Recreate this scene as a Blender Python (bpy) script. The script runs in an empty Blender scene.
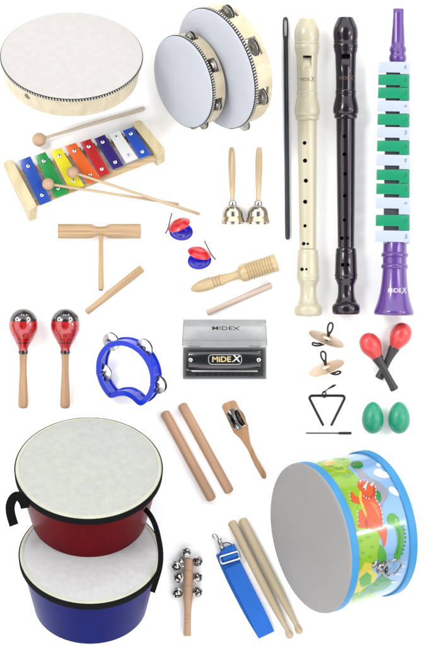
import bpy, bmesh, math, random
from mathutils import Vector, Matrix
from mathutils.geometry import intersect_line_sphere
random.seed(7)
S = 0.001            # everything below is written in millimetres
D = 4000.0           # camera height above the table, mm
PI = math.pi
scn = bpy.context.scene
COL = scn.collection
V = Vector

# ------------------------------------------------------------------ placing
def at(px, py, z=0.0):
    k = (D - z) / D
    return V(((px - 215.0) * k, (323.0 - py) * k, z))

# ------------------------------------------------------------------ materials
K = 1.88             # brightness of a white sheet on the table
def lin(c):
    c = c / 255.0
    return c / 12.92 if c <= 0.04045 else ((c + 0.055) / 1.055) ** 2.4
def rgb(t, k=K):
    return (lin(t[0]) / k, lin(t[1]) / k, lin(t[2]) / k, 1.0)
MATS = {}
def newmat(name):
    m = bpy.data.materials.new(name); m.use_nodes = True
    nt = m.node_tree
    return m, nt, nt.nodes['Principled BSDF']
def mat(name, t, rough=0.5, var=0.06, nscale=60, bump=0.0, bscale=900, coat=0.0, spec=0.4, sss=0.0):
    if name in MATS: return MATS[name]
    m, nt, b = newmat(name)
    N = nt.nodes; L = nt.links
    tc = N.new('ShaderNodeTexCoord')
    nz = N.new('ShaderNodeTexNoise'); nz.inputs['Scale'].default_value = nscale; nz.inputs['Detail'].default_value = 5
    L.new(tc.outputs['Object'], nz.inputs['Vector'])
    mx = N.new('ShaderNodeMix'); mx.data_type = 'RGBA'
    a = rgb(t)
    mx.inputs[6].default_value = (a[0]*(1-var), a[1]*(1-var), a[2]*(1-var), 1)
    mx.inputs[7].default_value = (min(1, a[0]*(1+var)), min(1, a[1]*(1+var)), min(1, a[2]*(1+var)), 1)
    rp = N.new('ShaderNodeValToRGB'); rp.color_ramp.elements[0].position = 0.3; rp.color_ramp.elements[1].position = 0.7
    L.new(nz.outputs['Fac'], rp.inputs['Fac']); L.new(rp.outputs['Color'], mx.inputs[0])
    L.new(mx.outputs[2], b.inputs['Base Color'])
    b.inputs['Roughness'].default_value = rough
    b.inputs['Specular IOR Level'].default_value = spec
    b.inputs['Coat Weight'].default_value = coat
    b.inputs['Coat Roughness'].default_value = 0.06
    if bump:
        n2 = N.new('ShaderNodeTexNoise'); n2.inputs['Scale'].default_value = bscale; n2.inputs['Detail'].default_value = 4
        L.new(tc.outputs['Object'], n2.inputs['Vector'])
        bp = N.new('ShaderNodeBump'); bp.inputs['Strength'].default_value = bump; bp.inputs['Distance'].default_value = 0.0006
        L.new(n2.outputs['Fac'], bp.inputs['Height']); L.new(bp.outputs['Normal'], b.inputs['Normal'])
    MATS[name] = m
    return m
def wood(name, t, dark=0.72, axis=2, rough=0.5, across=330, along=14, bump=0.15, coat=0.0):
    if name in MATS: return MATS[name]
    m, nt, b = newmat(name)
    N = nt.nodes; L = nt.links
    tc = N.new('ShaderNodeTexCoord'); mp = N.new('ShaderNodeMapping')
    sc = [across]*3; sc[axis] = along
    mp.inputs['Scale'].default_value = sc
    oi = N.new('ShaderNodeObjectInfo')
    ad = N.new('ShaderNodeVectorMath'); ad.operation = 'ADD'
    L.new(tc.outputs['Object'], mp.inputs['Vector']); L.new(mp.outputs['Vector'], ad.inputs[0])
    ml = N.new('ShaderNodeMath'); ml.operation = 'MULTIPLY'; ml.inputs[1].default_value = 37.0
    L.new(oi.outputs['Random'], ml.inputs[0]); L.new(ml.outputs[0], ad.inputs[1])
    nz = N.new('ShaderNodeTexNoise'); nz.inputs['Scale'].default_value = 1.0; nz.inputs['Detail'].default_value = 6; nz.inputs['Distortion'].default_value = 0.6
    L.new(ad.outputs[0], nz.inputs['Vector'])
    rp = N.new('ShaderNodeValToRGB')
    a = rgb(t)
    e = rp.color_ramp.elements
    e[0].position = 0.32; e[0].color = (a[0]*(dark+0.06), a[1]*dark, a[2]*(dark-0.08), 1)
    e[1].position = 0.62; e[1].color = (min(1, a[0]*1.06), min(1, a[1]*1.06), min(1, a[2]*1.04), 1)
    L.new(nz.outputs['Fac'], rp.inputs['Fac'])
    hs = N.new('ShaderNodeHueSaturation'); hs.inputs['Saturation'].default_value = .94
    mr = N.new('ShaderNodeMapRange'); mr.inputs['To Min'].default_value = .93; mr.inputs['To Max'].default_value = 1.03
    L.new(oi.outputs['Random'], mr.inputs['Value']); L.new(mr.outputs['Result'], hs.inputs['Value'])
    L.new(rp.outputs['Color'], hs.inputs['Color']); L.new(hs.outputs['Color'], b.inputs['Base Color'])
    b.inputs['Roughness'].default_value = rough; b.inputs['Specular IOR Level'].default_value = 0.35
    b.inputs['Coat Weight'].default_value = coat; b.inputs['Coat Roughness'].default_value = 0.15
    bp = N.new('ShaderNodeBump'); bp.inputs['Strength'].default_value = bump; bp.inputs['Distance'].default_value = 0.0004
    L.new(nz.outputs['Fac'], bp.inputs['Height']); L.new(bp.outputs['Normal'], b.inputs['Normal'])
    MATS[name] = m
    return m
def metal(name, col=(0.85, 0.85, 0.86), rough=0.15, bump=0.0):
    if name in MATS: return MATS[name]
    m, nt, b = newmat(name)
    N = nt.nodes; L = nt.links
    b.inputs['Base Color'].default_value = (*[q*.86 for q in col], 1); b.inputs['Metallic'].default_value = 1.0
    tc = N.new('ShaderNodeTexCoord'); nz = N.new('ShaderNodeTexNoise'); nz.inputs['Scale'].default_value = 350; nz.inputs['Detail'].default_value = 4
    L.new(tc.outputs['Object'], nz.inputs['Vector'])
    mr = N.new('ShaderNodeMapRange'); mr.inputs['To Min'].default_value = rough*0.7; mr.inputs['To Max'].default_value = rough*1.5
    L.new(nz.outputs['Fac'], mr.inputs['Value']); L.new(mr.outputs['Result'], b.inputs['Roughness'])
    if bump:
        bp = N.new('ShaderNodeBump'); bp.inputs['Strength'].default_value = bump; bp.inputs['Distance'].default_value = 0.0008
        L.new(nz.outputs['Fac'], bp.inputs['Height']); L.new(bp.outputs['Normal'], b.inputs['Normal'])
    MATS[name] = m
    return m
def clear(name, t, fac=0.5):
    if name in MATS: return MATS[name]
    m, nt, b = newmat(name)
    N = nt.nodes; L = nt.links
    b.inputs['Base Color'].default_value = rgb(t); b.inputs['Roughness'].default_value = 0.12
    b.inputs['Coat Weight'].default_value = 0.5
    tr = N.new('ShaderNodeBsdfTransparent'); tr.inputs['Color'].default_value = (0.96, 0.97, 0.97, 1)
    tc = N.new('ShaderNodeTexCoord'); nz = N.new('ShaderNodeTexNoise'); nz.inputs['Scale'].default_value = 50
    L.new(tc.outputs['Object'], nz.inputs['Vector'])
    mr = N.new('ShaderNodeMapRange'); mr.inputs['To Min'].default_value = fac*0.8; mr.inputs['To Max'].default_value = fac*1.2
    L.new(nz.outputs['Fac'], mr.inputs['Value'])
    mx = N.new('ShaderNodeMixShader'); L.new(mr.outputs['Result'], mx.inputs['Fac'])
    L.new(tr.outputs[0], mx.inputs[1]); L.new(b.outputs[0], mx.inputs[2])
    L.new(mx.outputs[0], N['Material Output'].inputs['Surface'])
    MATS[name] = m
    return m

# ------------------------------------------------------------------ mesh building
class MB:
    def __init__(self): self.v = []; self.f = []; self.m = []
    def add(self, geo, mi=0, T=None):
        vs, fs = geo
        o = len(self.v)
        for p in vs:
            p = V(p)
            self.v.append(T @ p if T else p)
        for f in fs:
            self.f.append([i + o for i in f]); self.m.append(mi)
        return self
    def build(self, name, mats, parent=None, angle=38):
        if not isinstance(mats, (list, tuple)): mats = [mats]
        me = bpy.data.meshes.new(name)
        me.from_pydata([tuple(p * S) for p in self.v], [], self.f)
        for m in mats: me.materials.append(m)
        me.polygons.foreach_set('material_index', self.m)
        me.validate(); me.update()
        bm = bmesh.new(); bm.from_mesh(me)
        bmesh.ops.recalc_face_normals(bm, faces=bm.faces)
        bm.to_mesh(me); bm.free()
        me.shade_smooth(); me.set_sharp_from_angle(angle=math.radians(angle))
        o = bpy.data.objects.new(name, me); COL.objects.link(o)
        if parent: o.parent = parent
        return o
def one(geo, name, m, parent, T=None, angle=38):
    return MB().add(geo, 0, T).build(name, m, parent, angle)
def lathe(prof, seg=48, loop=False):
    vs = []; rings = []
    for z, r in prof:
        if r < 1e-6:
            rings.append([len(vs)]); vs.append((0, 0, z))
        else:
            s = len(vs)
            vs += [(r*math.cos(2*PI*i/seg), r*math.sin(2*PI*i/seg), z) for i in range(seg)]
            rings.append(list(range(s, s+seg)))
    fs = []
    pairs = list(zip(rings, rings[1:]))
    if loop: pairs.append((rings[-1], rings[0]))
    for a, b in pairs:
        if len(a) == 1 and len(b) == 1: continue
        for i in range(seg):
            j = (i+1) % seg
            if len(a) == 1: fs.append((a[0], b[i], b[j]))
            elif len(b) == 1: fs.append((a[i], b[0], a[j]))
            else: fs.append((a[i], b[i], b[j], a[j]))
    if not loop:
        if len(rings[0]) > 1: fs.append(tuple(rings[0]))
        if len(rings[-1]) > 1: fs.append(tuple(reversed(rings[-1])))
    return vs, fs
def cat(P, n=6, closed=False):
    P = [V(p) for p in P]; out = []
    N = len(P)
    rng = range(N) if closed else range(N-1)
    for i in rng:
        if closed: a, b, c, d = P[(i-1) % N], P[i], P[(i+1) % N], P[(i+2) % N]
        else: a, b, c, d = P[max(i-1, 0)], P[i], P[i+1], P[min(i+2, N-1)]
        for k in range(n):
            t = k/n
            out.append(0.5*((2*b) + (c-a)*t + (2*a-5*b+4*c-d)*t*t + (3*b-a-3*c+d)*t**3))
    if not closed: out.append(P[-1])
    return out
def sprof(P, n=5):
    q = cat([(z, r, 0) for z, r in P], n)
    return [(p.x, max(0.0, p.y)) for p in q]
def tube(P, r, seg=12, closed=False, dome=True):
    P = [V(p) for p in P]; N = len(P)
    R = list(r) if isinstance(r, (list, tuple)) else [r]*N
    def tan(i):
        if closed: return (P[(i+1) % N]-P[i-1]).normalized()
        return (P[min(i+1, N-1)]-P[max(i-1, 0)]).normalized()
    if dome and not closed:
        t0, t1 = tan(0), tan(N-1); r0, r1 = R[0], R[-1]
        pre = [(P[0]-t0*r0*math.sin(a), r0*math.cos(a)) for a in (1.35, 0.9, 0.45)]
        post = [(P[-1]+t1*r1*math.sin(a), r1*math.cos(a)) for a in (0.45, 0.9, 1.35)]
        P = [p for p, _ in pre]+P+[p for p, _ in post]; R = [q for _, q in pre]+R+[q for _, q in post]; N = len(P)
    t = tan(0); n = t.orthogonal().normalized()
    vs = []
    for i in range(N):
        t2 = tan(i)
        q = t.rotation_difference(t2); n = (q @ n); n = (n - t2*n.dot(t2)).normalized(); t = t2
        b = t.cross(n)
        for k in range(seg):
            a = 2*PI*k/seg
            vs.append(P[i] + (n*math.cos(a)+b*math.sin(a))*R[i])
    fs = []
    for i in range(N if closed else N-1):
        j = (i+1) % N
        for k in range(seg):
            l = (k+1) % seg
            fs.append((i*seg+k, i*seg+l, j*seg+l, j*seg+k))
    if not closed:
        fs.append(tuple(reversed(range(seg)))); fs.append(tuple(range((N-1)*seg, N*seg)))
    return vs, fs
def bevelled(geo, w, seg=2, ang=25):
    bm = bmesh.new()
    vv = [bm.verts.new(p) for p in geo[0]]
    for f in geo[1]:
        bm.faces.new([vv[i] for i in f])
    bmesh.ops.recalc_face_normals(bm, faces=bm.faces)
    if w > 0:
        es = [e for e in bm.edges if len(e.link_faces) == 2 and e.calc_face_angle(0) > math.radians(ang)]
        bmesh.ops.bevel(bm, geom=es, offset=w, segments=seg, affect='EDGES', profile=0.5, clamp_overlap=True)
    bm.verts.index_update()
    r = [v.co.copy() for v in bm.verts], [[v.index for v in f.verts] for f in bm.faces]
    bm.free(); return r
def prism(out, z0, z1, w=0.0, top=None):
    n = len(out); top = top or out
    vs = [(p[0], p[1], z0) for p in out]+[(p[0], p[1], z1) for p in top]
    fs = [tuple(reversed(range(n))), tuple(range(n, 2*n))]+[(i, (i+1) % n, n+(i+1) % n, n+i) for i in range(n)]
    return bevelled((vs, fs), w)
def box(c, s, w=0.0):
    x, y, z = c; a, b, h = s[0]/2, s[1]/2, s[2]/2
    return prism([(x-a, y-b), (x+a, y-b), (x+a, y+b), (x-a, y+b)], z-h, z+h, w)
def ribbon(P, W, w, t):
    """strap: points P, width directions W (one or a list), width w, thickness t"""
    P = [V(p) for p in P]; N = len(P)
    W = [V(x).normalized() for x in W] if isinstance(W, list) else [V(W).normalized()]*N
    vs = []
    for i in range(N):
        tn = (P[min(i+1, N-1)]-P[max(i-1, 0)]).normalized()
        wd = (W[i]-tn*W[i].dot(tn)).normalized(); nn = tn.cross(wd)
        for a, b in ((-1, -.5), (-.96, -1), (.96, -1), (1, -.5), (1, .5), (.96, 1), (-.96, 1), (-1, .5)):
            vs.append(P[i]+wd*a*w/2+nn*b*t/2)
    fs = []
    for i in range(N-1):
        for k in range(8):
            l = (k+1) % 8
            fs.append((i*8+k, i*8+l, i*8+8+l, i*8+8+k))
    fs.append(tuple(reversed(range(8)))); fs.append(tuple(range(N*8-8, N*8)))
    return vs, fs
def ringwall(r0, r1, zs, slots, seg=180):
    """a wooden hoop from radius r0 to r1 with rows zs=[z0..zn]; slots = [(angle, halfwidth)] are open in the middle row"""
    rows = len(zs)-1
    def solid(i, j):
        i %= seg
        if not 0 <= j < rows: return False
        if j != rows//2: return True
        a = 2*PI*(i+.5)/seg
        for s, h in slots:
            d = (a-s+PI) % (2*PI)-PI
            if abs(d) < h: return False
        return True
    vs = []; idx = {}
    def vid(i, j, k):
        key = (i % seg, j, k)
        if key not in idx:
            a = 2*PI*key[0]/seg; r = r1 if k else r0
            idx[key] = len(vs); vs.append((r*math.cos(a), r*math.sin(a), zs[j]))
        return idx[key]
    fs = []
    for i in range(seg):
        for j in range(rows):
            if not solid(i, j): continue
            fs.append((vid(i, j, 1), vid(i+1, j, 1), vid(i+1, j+1, 1), vid(i, j+1, 1)))
            fs.append((vid(i, j, 0), vid(i, j+1, 0), vid(i+1, j+1, 0), vid(i+1, j, 0)))
            if not solid(i, j-1): fs.append((vid(i, j, 0), vid(i+1, j, 0), vid(i+1, j, 1), vid(i, j, 1)))
            if not solid(i, j+1): fs.append((vid(i, j+1, 0), vid(i, j+1, 1), vid(i+1, j+1, 1), vid(i+1, j+1, 0)))
            if not solid(i-1, j): fs.append((vid(i, j, 0), vid(i, j, 1), vid(i, j+1, 1), vid(i, j+1, 0)))
            if not solid(i+1, j): fs.append((vid(i+1, j, 0), vid(i+1, j+1, 0), vid(i+1, j+1, 1), vid(i+1, j, 1)))
    return vs, fs
def cut(o, cutter):
    """boolean difference, baked into o's mesh"""
    c = cutter.build('cutter', list(o.data.materials), o.parent)
    md = o.modifiers.new('b', 'BOOLEAN'); md.operation = 'DIFFERENCE'; md.object = c; md.solver = 'EXACT'; md.use_self = True
    bpy.context.view_layer.update()
    dg = bpy.context.evaluated_depsgraph_get()
    me = bpy.data.meshes.new_from_object(o.evaluated_get(dg))
    o.modifiers.clear(); old = o.data; o.data = me
    nm = old.name; bpy.data.meshes.remove(old); me.name = nm
    cm = c.data; bpy.data.objects.remove(c); bpy.data.meshes.remove(cm)
    me.shade_smooth(); me.set_sharp_from_angle(angle=math.radians(38))
def text_geo(s, size, depth=0.15, bold=0.0, shear=0.0, sx=1.0, sub=False):
    """lettering centred on the origin, lying in XY"""
    cu = bpy.data.curves.new('t', 'FONT'); cu.body = s; cu.size = size; cu.align_x = 'CENTER'; cu.align_y = 'CENTER'
    cu.extrude = depth/2; cu.offset = bold; cu.shear = shear; cu.resolution_u = 3
    o = bpy.data.objects.new('t', cu); COL.objects.link(o)
    bpy.context.view_layer.update()
    me = bpy.data.meshes.new_from_object(o.evaluated_get(bpy.context.evaluated_depsgraph_get()))
    vs = [V((v.co.x*sx, v.co.y, v.co.z)) for v in me.vertices]; fs = [list(p.vertices) for p in me.polygons]
    bpy.data.objects.remove(o); bpy.data.curves.remove(cu); bpy.data.meshes.remove(me)
    return vs, fs

# ------------------------------------------------------------------ things
def thing(name, label, cat_, group=None):
    o = bpy.data.objects.new(name, None); COL.objects.link(o); o.empty_display_size = 0.02
    o['label'] = label; o['category'] = cat_
    if group: o['group'] = group
    return o
def setrot(root, X, Y, Z):
    root.rotation_mode = 'QUATERNION'
    root.rotation_quaternion = Matrix((X, Y, Z)).transposed().to_quaternion()
    root['_m'] = 1
    root.matrix_basis = Matrix.LocRotScale(root.location, root.rotation_quaternion, None)
def lay(root, p0, z0, p1, z1):
    """local +Z runs from p0 to p1, local +Y up, local +X to the side; returns the length"""
    a, b = at(*p0, z0), at(*p1, z1)
    Z = (b-a).normalized(); X = V((0, 0, 1)).cross(Z).normalized(); Y = Z.cross(X)
    root.location = a*S; setrot(root, X, Y, Z)
    return (b-a).length
def tilt(root, d, theta):
    """local +Z = face normal leaning by theta (deg) from the vertical toward image direction d (x right, y up).
    local +X = in-plane direction of d. Returns (c, s)"""
    th = math.radians(theta); d = V((d[0], d[1], 0)).normalized()
    c, s = math.cos(th), math.sin(th)
    Z = V((d.x*s, d.y*s, c)); X = V((d.x*c, d.y*c, -s)); Y = Z.cross(X)
    setrot(root, X, Y, Z)
    return c, s
def kids(o):
    for c in COL.objects:
        if c.parent == o:
            yield c; yield from kids(c)
def minz(root):
    R = root.rotation_quaternion.to_matrix()
    m = 1e9
    for c in kids(root):
        if c.type == 'MESH':
            for v in c.data.vertices: m = min(m, (R @ v.co).z)
    return m/S
def settle(root, px, py, extra=0.05):
    z = -minz(root)+extra
    root.location = at(px, py, z)*S
    root.matrix_basis = Matrix.LocRotScale(root.location, root.rotation_quaternion, None)
    return z
def drop(root, extra=0.05):
    """keep x,y and set the thing down on the table"""
    root.location.z = (-minz(root)+extra)*S
def copyof(src, label):
    r = src.copy(); COL.objects.link(r); r['label'] = label
    for ch in [c for c in COL.objects if c.parent == src]:
        c = ch.copy(); COL.objects.link(c); c.parent = r
        for g in [x for x in COL.objects if x.parent == ch]:
            d = g.copy(); COL.objects.link(d); d.parent = c
    return r

# ------------------------------------------------------------------ shared materials
CREAM = wood('cream_wood', (236, 224, 194), dark=0.86, axis=2, across=120, along=60, bump=0.05)
PINE = wood('pine', (228, 204, 164), dark=0.72)
BEECH = wood('beech', (224, 178, 136), dark=0.8, along=18)
PALE = wood('pale_wood', (232, 217, 196), dark=0.88)
CHROME = metal('chrome', (0.5, 0.5, 0.51), 0.12)
STEEL = metal('steel', (0.42, 0.41, 0.38), 0.3, bump=0.3)
BRIGHT = metal('bright_tin', (0.72, 0.72, 0.73), 0.22, bump=0.15)
VELLUM = mat('vellum', (216, 213, 209), rough=0.6, var=0.035, nscale=130, bump=0.12, bscale=500)
BLACK = mat('black_band', (26, 26, 28), rough=0.6, bump=0.2)
WHITEP = mat('white_plastic', (240, 240, 240), rough=0.4)

# ------------------------------------------------------------------ table
bm_ = MB(); bm_.add(([(-4000, -4000, 0), (4000, -4000, 0), (4000, 4000, 0), (-4000, 4000, 0)], [(0, 1, 2, 3)]))
tb = bm_.build('tabletop', mat('white_table', (255, 255, 255), rough=0.9, var=0.004, spec=0.1)); tb['kind'] = 'structure'
# near-white board: clamp the albedo to a real value
for n in MATS['white_table'].node_tree.nodes:
    if n.type == 'MIX':
        n.inputs[6].default_value = (0.93, 0.93, 0.93, 1); n.inputs[7].default_value = (0.94, 0.94, 0.94, 1)

# ------------------------------------------------------------------ hoops: frame drum and tambourines
def braid(R, zt, h, n, parent):
    mb = MB()
    mb.add(lathe([(zt, R-.5), (zt, R+.5), (zt-.4, R+1.0), (zt-h+.4, R+1.0), (zt-h, R+.5), (zt-h, R-.5)], 160, loop=True), 0)
    for i in range(n):
        a = 2*PI*i/n
        T = Matrix.Rotation(a, 4, 'Z') @ Matrix.Translation((R+1.05, 0, zt-h/2)) @ Matrix.Rotation(.35, 4, 'X')
        w = 2*PI*R/n*0.42
        mb.add(box((0, 0, 0), (.5, w, h*.66), .1), 1, T)
    return mb.build('braid_trim', [BLACK, mat('braid_white', (225, 222, 212), rough=0.8)], parent)
def hoop_drum(root, R, depth, slots, m, taper=0, head=VELLUM, braid_h=3.6, nb=120, slot_z=(.27, .78)):
    zs = [-depth, -depth*slot_z[1], -depth*slot_z[0], -1.0]
    g = ringwall(R-4.2, R, zs, slots)
    if taper:
        g = ([(p[0]*(1+taper*p[2]/depth), p[1]*(1+taper*p[2]/depth), p[2]) for p in g[0]], g[1])
    one(bevelled(g, .35, 1, 60), 'frame', m, root)
    prof = [(0.35, 0), (0.32, R*.5), (0.1, R*.8), (0, R-1.2), (-.35, R-.2), (-1, R+.35), (-3.4, R+.4), (-3.4, R+.02), (-1.2, R-.1), (-.8, R-1.5), (-.6, 0)]
    one(lathe(prof, 128), 'drumhead', head, root)
    braid(R, -1.0, braid_h, nb, root)
def jingle_disc(r, hole=True):
    return lathe([(0, .6), (0.5, r*.25), (1.5, r*.4), (.6, r*.55), (.4, r*.8), (0, r), (-.35, r), (.05, r*.8), (.2, r*.55), (1.1, r*.4), (.1, r*.25), (-.4, .6)], 32, loop=True)
def jingles(root, R, ang, z, r, m, gap=2.4, off=-1.8):
    for k in (0, 1):
        T = Matrix.Rotation(ang, 4, 'Z') @ Matrix.Translation((R+off, 0, z+(gap/2 if k else -gap/2))) @ Matrix.Rotation(PI*(1-k), 4, 'X') @ Matrix.Rotation(random.uniform(-.12, .12), 4, 'Y')
        one(jingle_disc(r), 'jingle', m, root, T)
    T = Matrix.Rotation(ang, 4, 'Z')
    one(tube([(R-2.1, 0, z-8), (R-2.1, 0, z+7)], .55, 8), 'jingle_pin', STEEL, root, T)

hd = thing('hand_drum', 'round cream wooden hand drum with plain white head and no jingles', 'drum')
tilt(hd, (.03, 1), 48.6)
hoop_drum(hd, 69.3, 26, [], CREAM, taper=.05, nb=150, braid_h=3.4)
# thumb hole in the hoop
fr = [c for c in kids(hd) if c.name.startswith('frame')][0]
cut(fr, MB().add(lathe([(-8, 3.6), (8, 3.6)], 24), 0, Matrix.Rotation(math.radians(143), 4, 'Z') @ Matrix.Translation((66, 0, -12)) @ Matrix.Rotation(PI/2, 4, 'Y')))
settle(hd, 71.5, 54.2)

def place_tamb(label, cx, cy, R, theta, phi, depth, jpx, jr, extra_ang, nb, lift=0):
    t = thing('tambourine', label, 'tambourine', 'wooden hoop tambourines with skin heads')
    ph = math.radians(phi); d = V((-math.cos(ph), -math.sin(ph)))
    c, s = tilt(t, d, theta)
    m_ = V((d.y, -d.x))            # image direction of local -Y .. (Y = Z x X)
    angs = []
    for (jx, jy) in jpx:
        o = V((jx-cx, -(jy-cy))) + d*(s*depth*.55)
        u = o.dot(d)/c; Yv = V((-d.y, d.x)); v = o.dot(Yv)
        angs.append(math.atan2(v, u))
    angs += [math.radians(a) for a in extra_ang]
    hw = 7.4/R*jr/6.8
    hoop_drum(t, R, depth, [(a % (2*PI), hw) for a in angs], CREAM, nb=nb, head=mat('skin_blue', (214, 219, 229), rough=.55, var=.02), braid_h=4.4 if R > 50 else 3.8)
    for a in angs: jingles(t, R, a, -depth*.53, jr, STEEL)
    settle(t, cx, cy, .05+lift)
    return t
place_tamb('larger wooden tambourine standing behind the smaller one, white head, dark braided edge', 215, 69, 61, 58.5, 22.5, 24,
           [(228.5, 12), (257.5, 48), (263.5, 99), (243.5, 121)], 9.0, [60, 0, -60], 130)
place_tamb('smaller wooden tambourine leaning in front of the larger one', 182.3, 82, 46, 55.5, 18.8, 18,
           [(191, 39.5), (214, 67), (218.5, 106), (203.5, 121)], 7.0, [65, 0, -65], 110, lift=6)

# ------------------------------------------------------------------ mallets and sticks
def ball_mallet(label, p0, z0, p1, z1, r, rs, m_ball, m_stick):
    t = thing('mallet', label, 'mallet', 'wooden mallets with round heads')
    L = lay(t, p0, z0, p1, z1)
    one(lathe([(r*math.sin(a), r*math.cos(a)) for a in [-PI/2+PI*i/18 for i in range(19)]], 32), 'mallet_head', m_ball, t)
    one(tube([(0, 0, r*.7), (0, 0, L*.5), (0, 0, L)], [rs[0], (rs[0]+rs[1])/2, rs[1]], 14), 'stick', m_stick, t)
    return t
BALL = wood('ball_wood', (226, 186, 152), dark=.85, across=150, along=80)
ball_mallet('single wooden mallet lying above the xylophone, under the hand drum', (39, 139.5), 7.1, (143, 109), 2.2, 7, (1.5, 2.0), BALL, PALE)

# ------------------------------------------------------------------ xylophone
xy = thing('xylophone', 'small eight bar xylophone with rainbow coloured bars between two cream wood end blocks', 'xylophone')
xy.location = at(85, 172)*S; setrot(xy, V((1, 0, 0)), V((0, 1, 0)), V((0, 0, 1)))
def XL(px, py, z=0):
    p = at(px, py, z) - at(85, 172, 0); return (p.x, p.y)
XW = wood('xylo_wood', (240, 224, 180), dark=.84, axis=1, across=160, along=30, bump=.05)
def xblock(top, bot):
    n = len(top); zt = 21
    one(prism([XL(*p, 0) for p in bot][::-1], 0, zt, .9, [XL(*p, zt) for p in top][::-1]), 'end_block', XW, xy)
xblock([(3.2, 164), (4.5, 161.5), (10.5, 159.3), (13, 161), (37, 205.5), (29, 211)], [(3.0, 166), (4.5, 162), (10.5, 159.8), (13.5, 162), (37.2, 218.5), (29.2, 222.5)])
xblock([(132.6, 124.5), (134, 122.2), (139, 120), (142, 121.5), (165, 148.5), (157, 155)], [(132.3, 126), (134, 122.8), (139, 120.6), (142.6, 122), (165.3, 161.5), (157.2, 166.8)])
def rail(a, b, w):
    pa, pb = V(XL(*a, 8)), V(XL(*b, 8)); d = (pb-pa).normalized(); n = V((-d.y, d.x))*w/2
    one(prism([pa-n, pb-n, pb+n, pa+n], 6, 13, .4), 'rail', wood('rail_wood', (225, 196, 150), axis=0), xy)
rail((17, 176), (139, 136.5), 7)
rail((33, 204.5), (157, 157), 6)
bars = [((18.6, 160.7), (30.2, 156.2), (51.6, 201), (39.8, 205.6), (32, 84, 190)),
        ((34.4, 155.9), (45.3, 152), (68.8, 193.2), (55, 198.2), (28, 160, 74)),
        ((50, 151.4), (61, 148), (84.5, 186), (69.5, 190), (248, 236, 28)),
        ((64.6, 146.3), (75.6, 142.8), (101, 179), (88, 184.5), (246, 106, 30)),
        ((79.8, 142.5), (90.5, 138.8), (110.6, 173), (100, 177.6), (200, 24, 32)),
        ((94, 139), (104.6, 134.5), (124.2, 165.5), (113, 170), (46, 22, 120)),
        ((108.5, 134.2), (119, 130.5), (138, 158.5), (126, 163.5), (250, 250, 252)),
        ((122.4, 130.8), (133, 127), (151.4, 154.4), (139.5, 159), (32, 84, 200))]
for k, (a, b, c_, d_, col) in enumerate(bars):
    zt = 14.8
    o = [V(XL(*p, zt)) for p in (a, d_, c_, b)]
    br = one(prism(o, zt, zt+2.2, .55), 'tone_bar', mat('bar_%s' % ['blue', 'green', 'yellow', 'orange', 'red', 'indigo', 'white', 'royal'][k], col, rough=.3, coat=.4, var=.03), xy)
    br['label'] = '%s tone bar' % ['blue', 'green', 'yellow', 'orange', 'red', 'dark indigo', 'white', 'royal blue'][k]
    pad = MB()
    for f in (.23, .80):
        q = o[0].lerp(o[1], f)*.5+o[3].lerp(o[2], f)*.5; dirb = math.atan2((o[1]-o[0]).y, (o[1]-o[0]).x)
        pad.add(box((0, 0, 13.9), (6, 13.2 if f < .5 else 9, 1.6), .3), 0, Matrix.Translation((q.x, q.y, 0)) @ Matrix.Rotation(dirb, 4, 'Z'))
    pad.build('felt_pad', mat('felt_brown', (84, 62, 50), rough=.9), br)
    for f in (.17, .82):
        q = o[0].lerp(o[1], f)*.5+o[3].lerp(o[2], f)*.5
        one(lathe([(0, 1.9), (.7, 1.8), (1.2, 1.1), (1.3, 0)], 20), 'screw', CHROME, br, Matrix.Translation((q.x, q.y, zt+2.25)))
ZB = 17.0
ball_mallet('lower of the two mallets resting on the xylophone, its ball on the green bar', (48, 184), ZB+6.2, (177.7, 203.9), 2, 6, (1.4, 1.5), BALL, PINE)
ball_mallet('upper of the two mallets resting on the xylophone, its ball on the yellow bar', (72.5, 172.3), ZB+6.2, (198.6, 213.7), 4.6, 6, (1.4, 1.7), BALL, PINE)

# ------------------------------------------------------------------ two-tone block and striker
OAK = wood('light_oak', (222, 186, 142), dark=.62, along=12, across=420)
tb_ = thing('tone_block', 'T shaped double wooden tone block with narrow waist and thin handle', 'wood block')
L = lay(tb_, (57.8, 231.2), 7.9, (140.8, 231.2), 7.9)
outer = [(0, 6.9), (.6, 7.5), (30, 7.5)] + sprof([(34, 7.2), (38, 5.2), (42, 4.8), (47, 5.2), (51, 7.2)], 4) + [(54, 7.5), (L-.6, 7.5), (L, 6.9)]
inner = [(L, 5.4), (L-34, 5.4), (L-35, 0)]
b1 = one(lathe(outer, 40), 'block', OAK, tb_)
cut(b1, MB().add(lathe([(-3, 5.2), (32, 5.2)], 32)).add(lathe([(L-30, 5.2), (L+3, 5.2)], 32))
        .add(box((7, -1.5, 15), (6, 1.3, 33))).add(box((7, -1.5, L-14), (6, 1.3, 33))))
hm = Matrix.Translation((0, 0, 43)) @ Matrix.Rotation(math.radians(-90), 4, 'Y')
one(lathe(sprof([(4, 2.2), (12, 2.4), (35, 2.6), (50, 2.9), (57, 3.0)], 3)+[(58.4, 2.2)], 20), 'handle', wood('light_oak_handle', (224, 186, 138), dark=.78, axis=0, along=12, across=420), tb_, hm)
one(lathe([(58.3, 2.2), (59.2, 1.9), (59.5, .1)], 20), 'end_cap', BLACK, tb_, hm)
def rod(name, label, cat_, p0, p1, prof, m, group=None, r0=None, r1=None, part='shaft'):
    t = thing(name, label, cat_, group)
    r0 = r0 or prof[0][1]; r1 = r1 or prof[-1][1]
    L = lay(t, p0, r0, p1, r1)
    k = L/prof[-1][0]
    o = one(lathe([(z*k, r) for z, r in prof], 32), part, m, t)
    drop(t)
    return t, L
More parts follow.
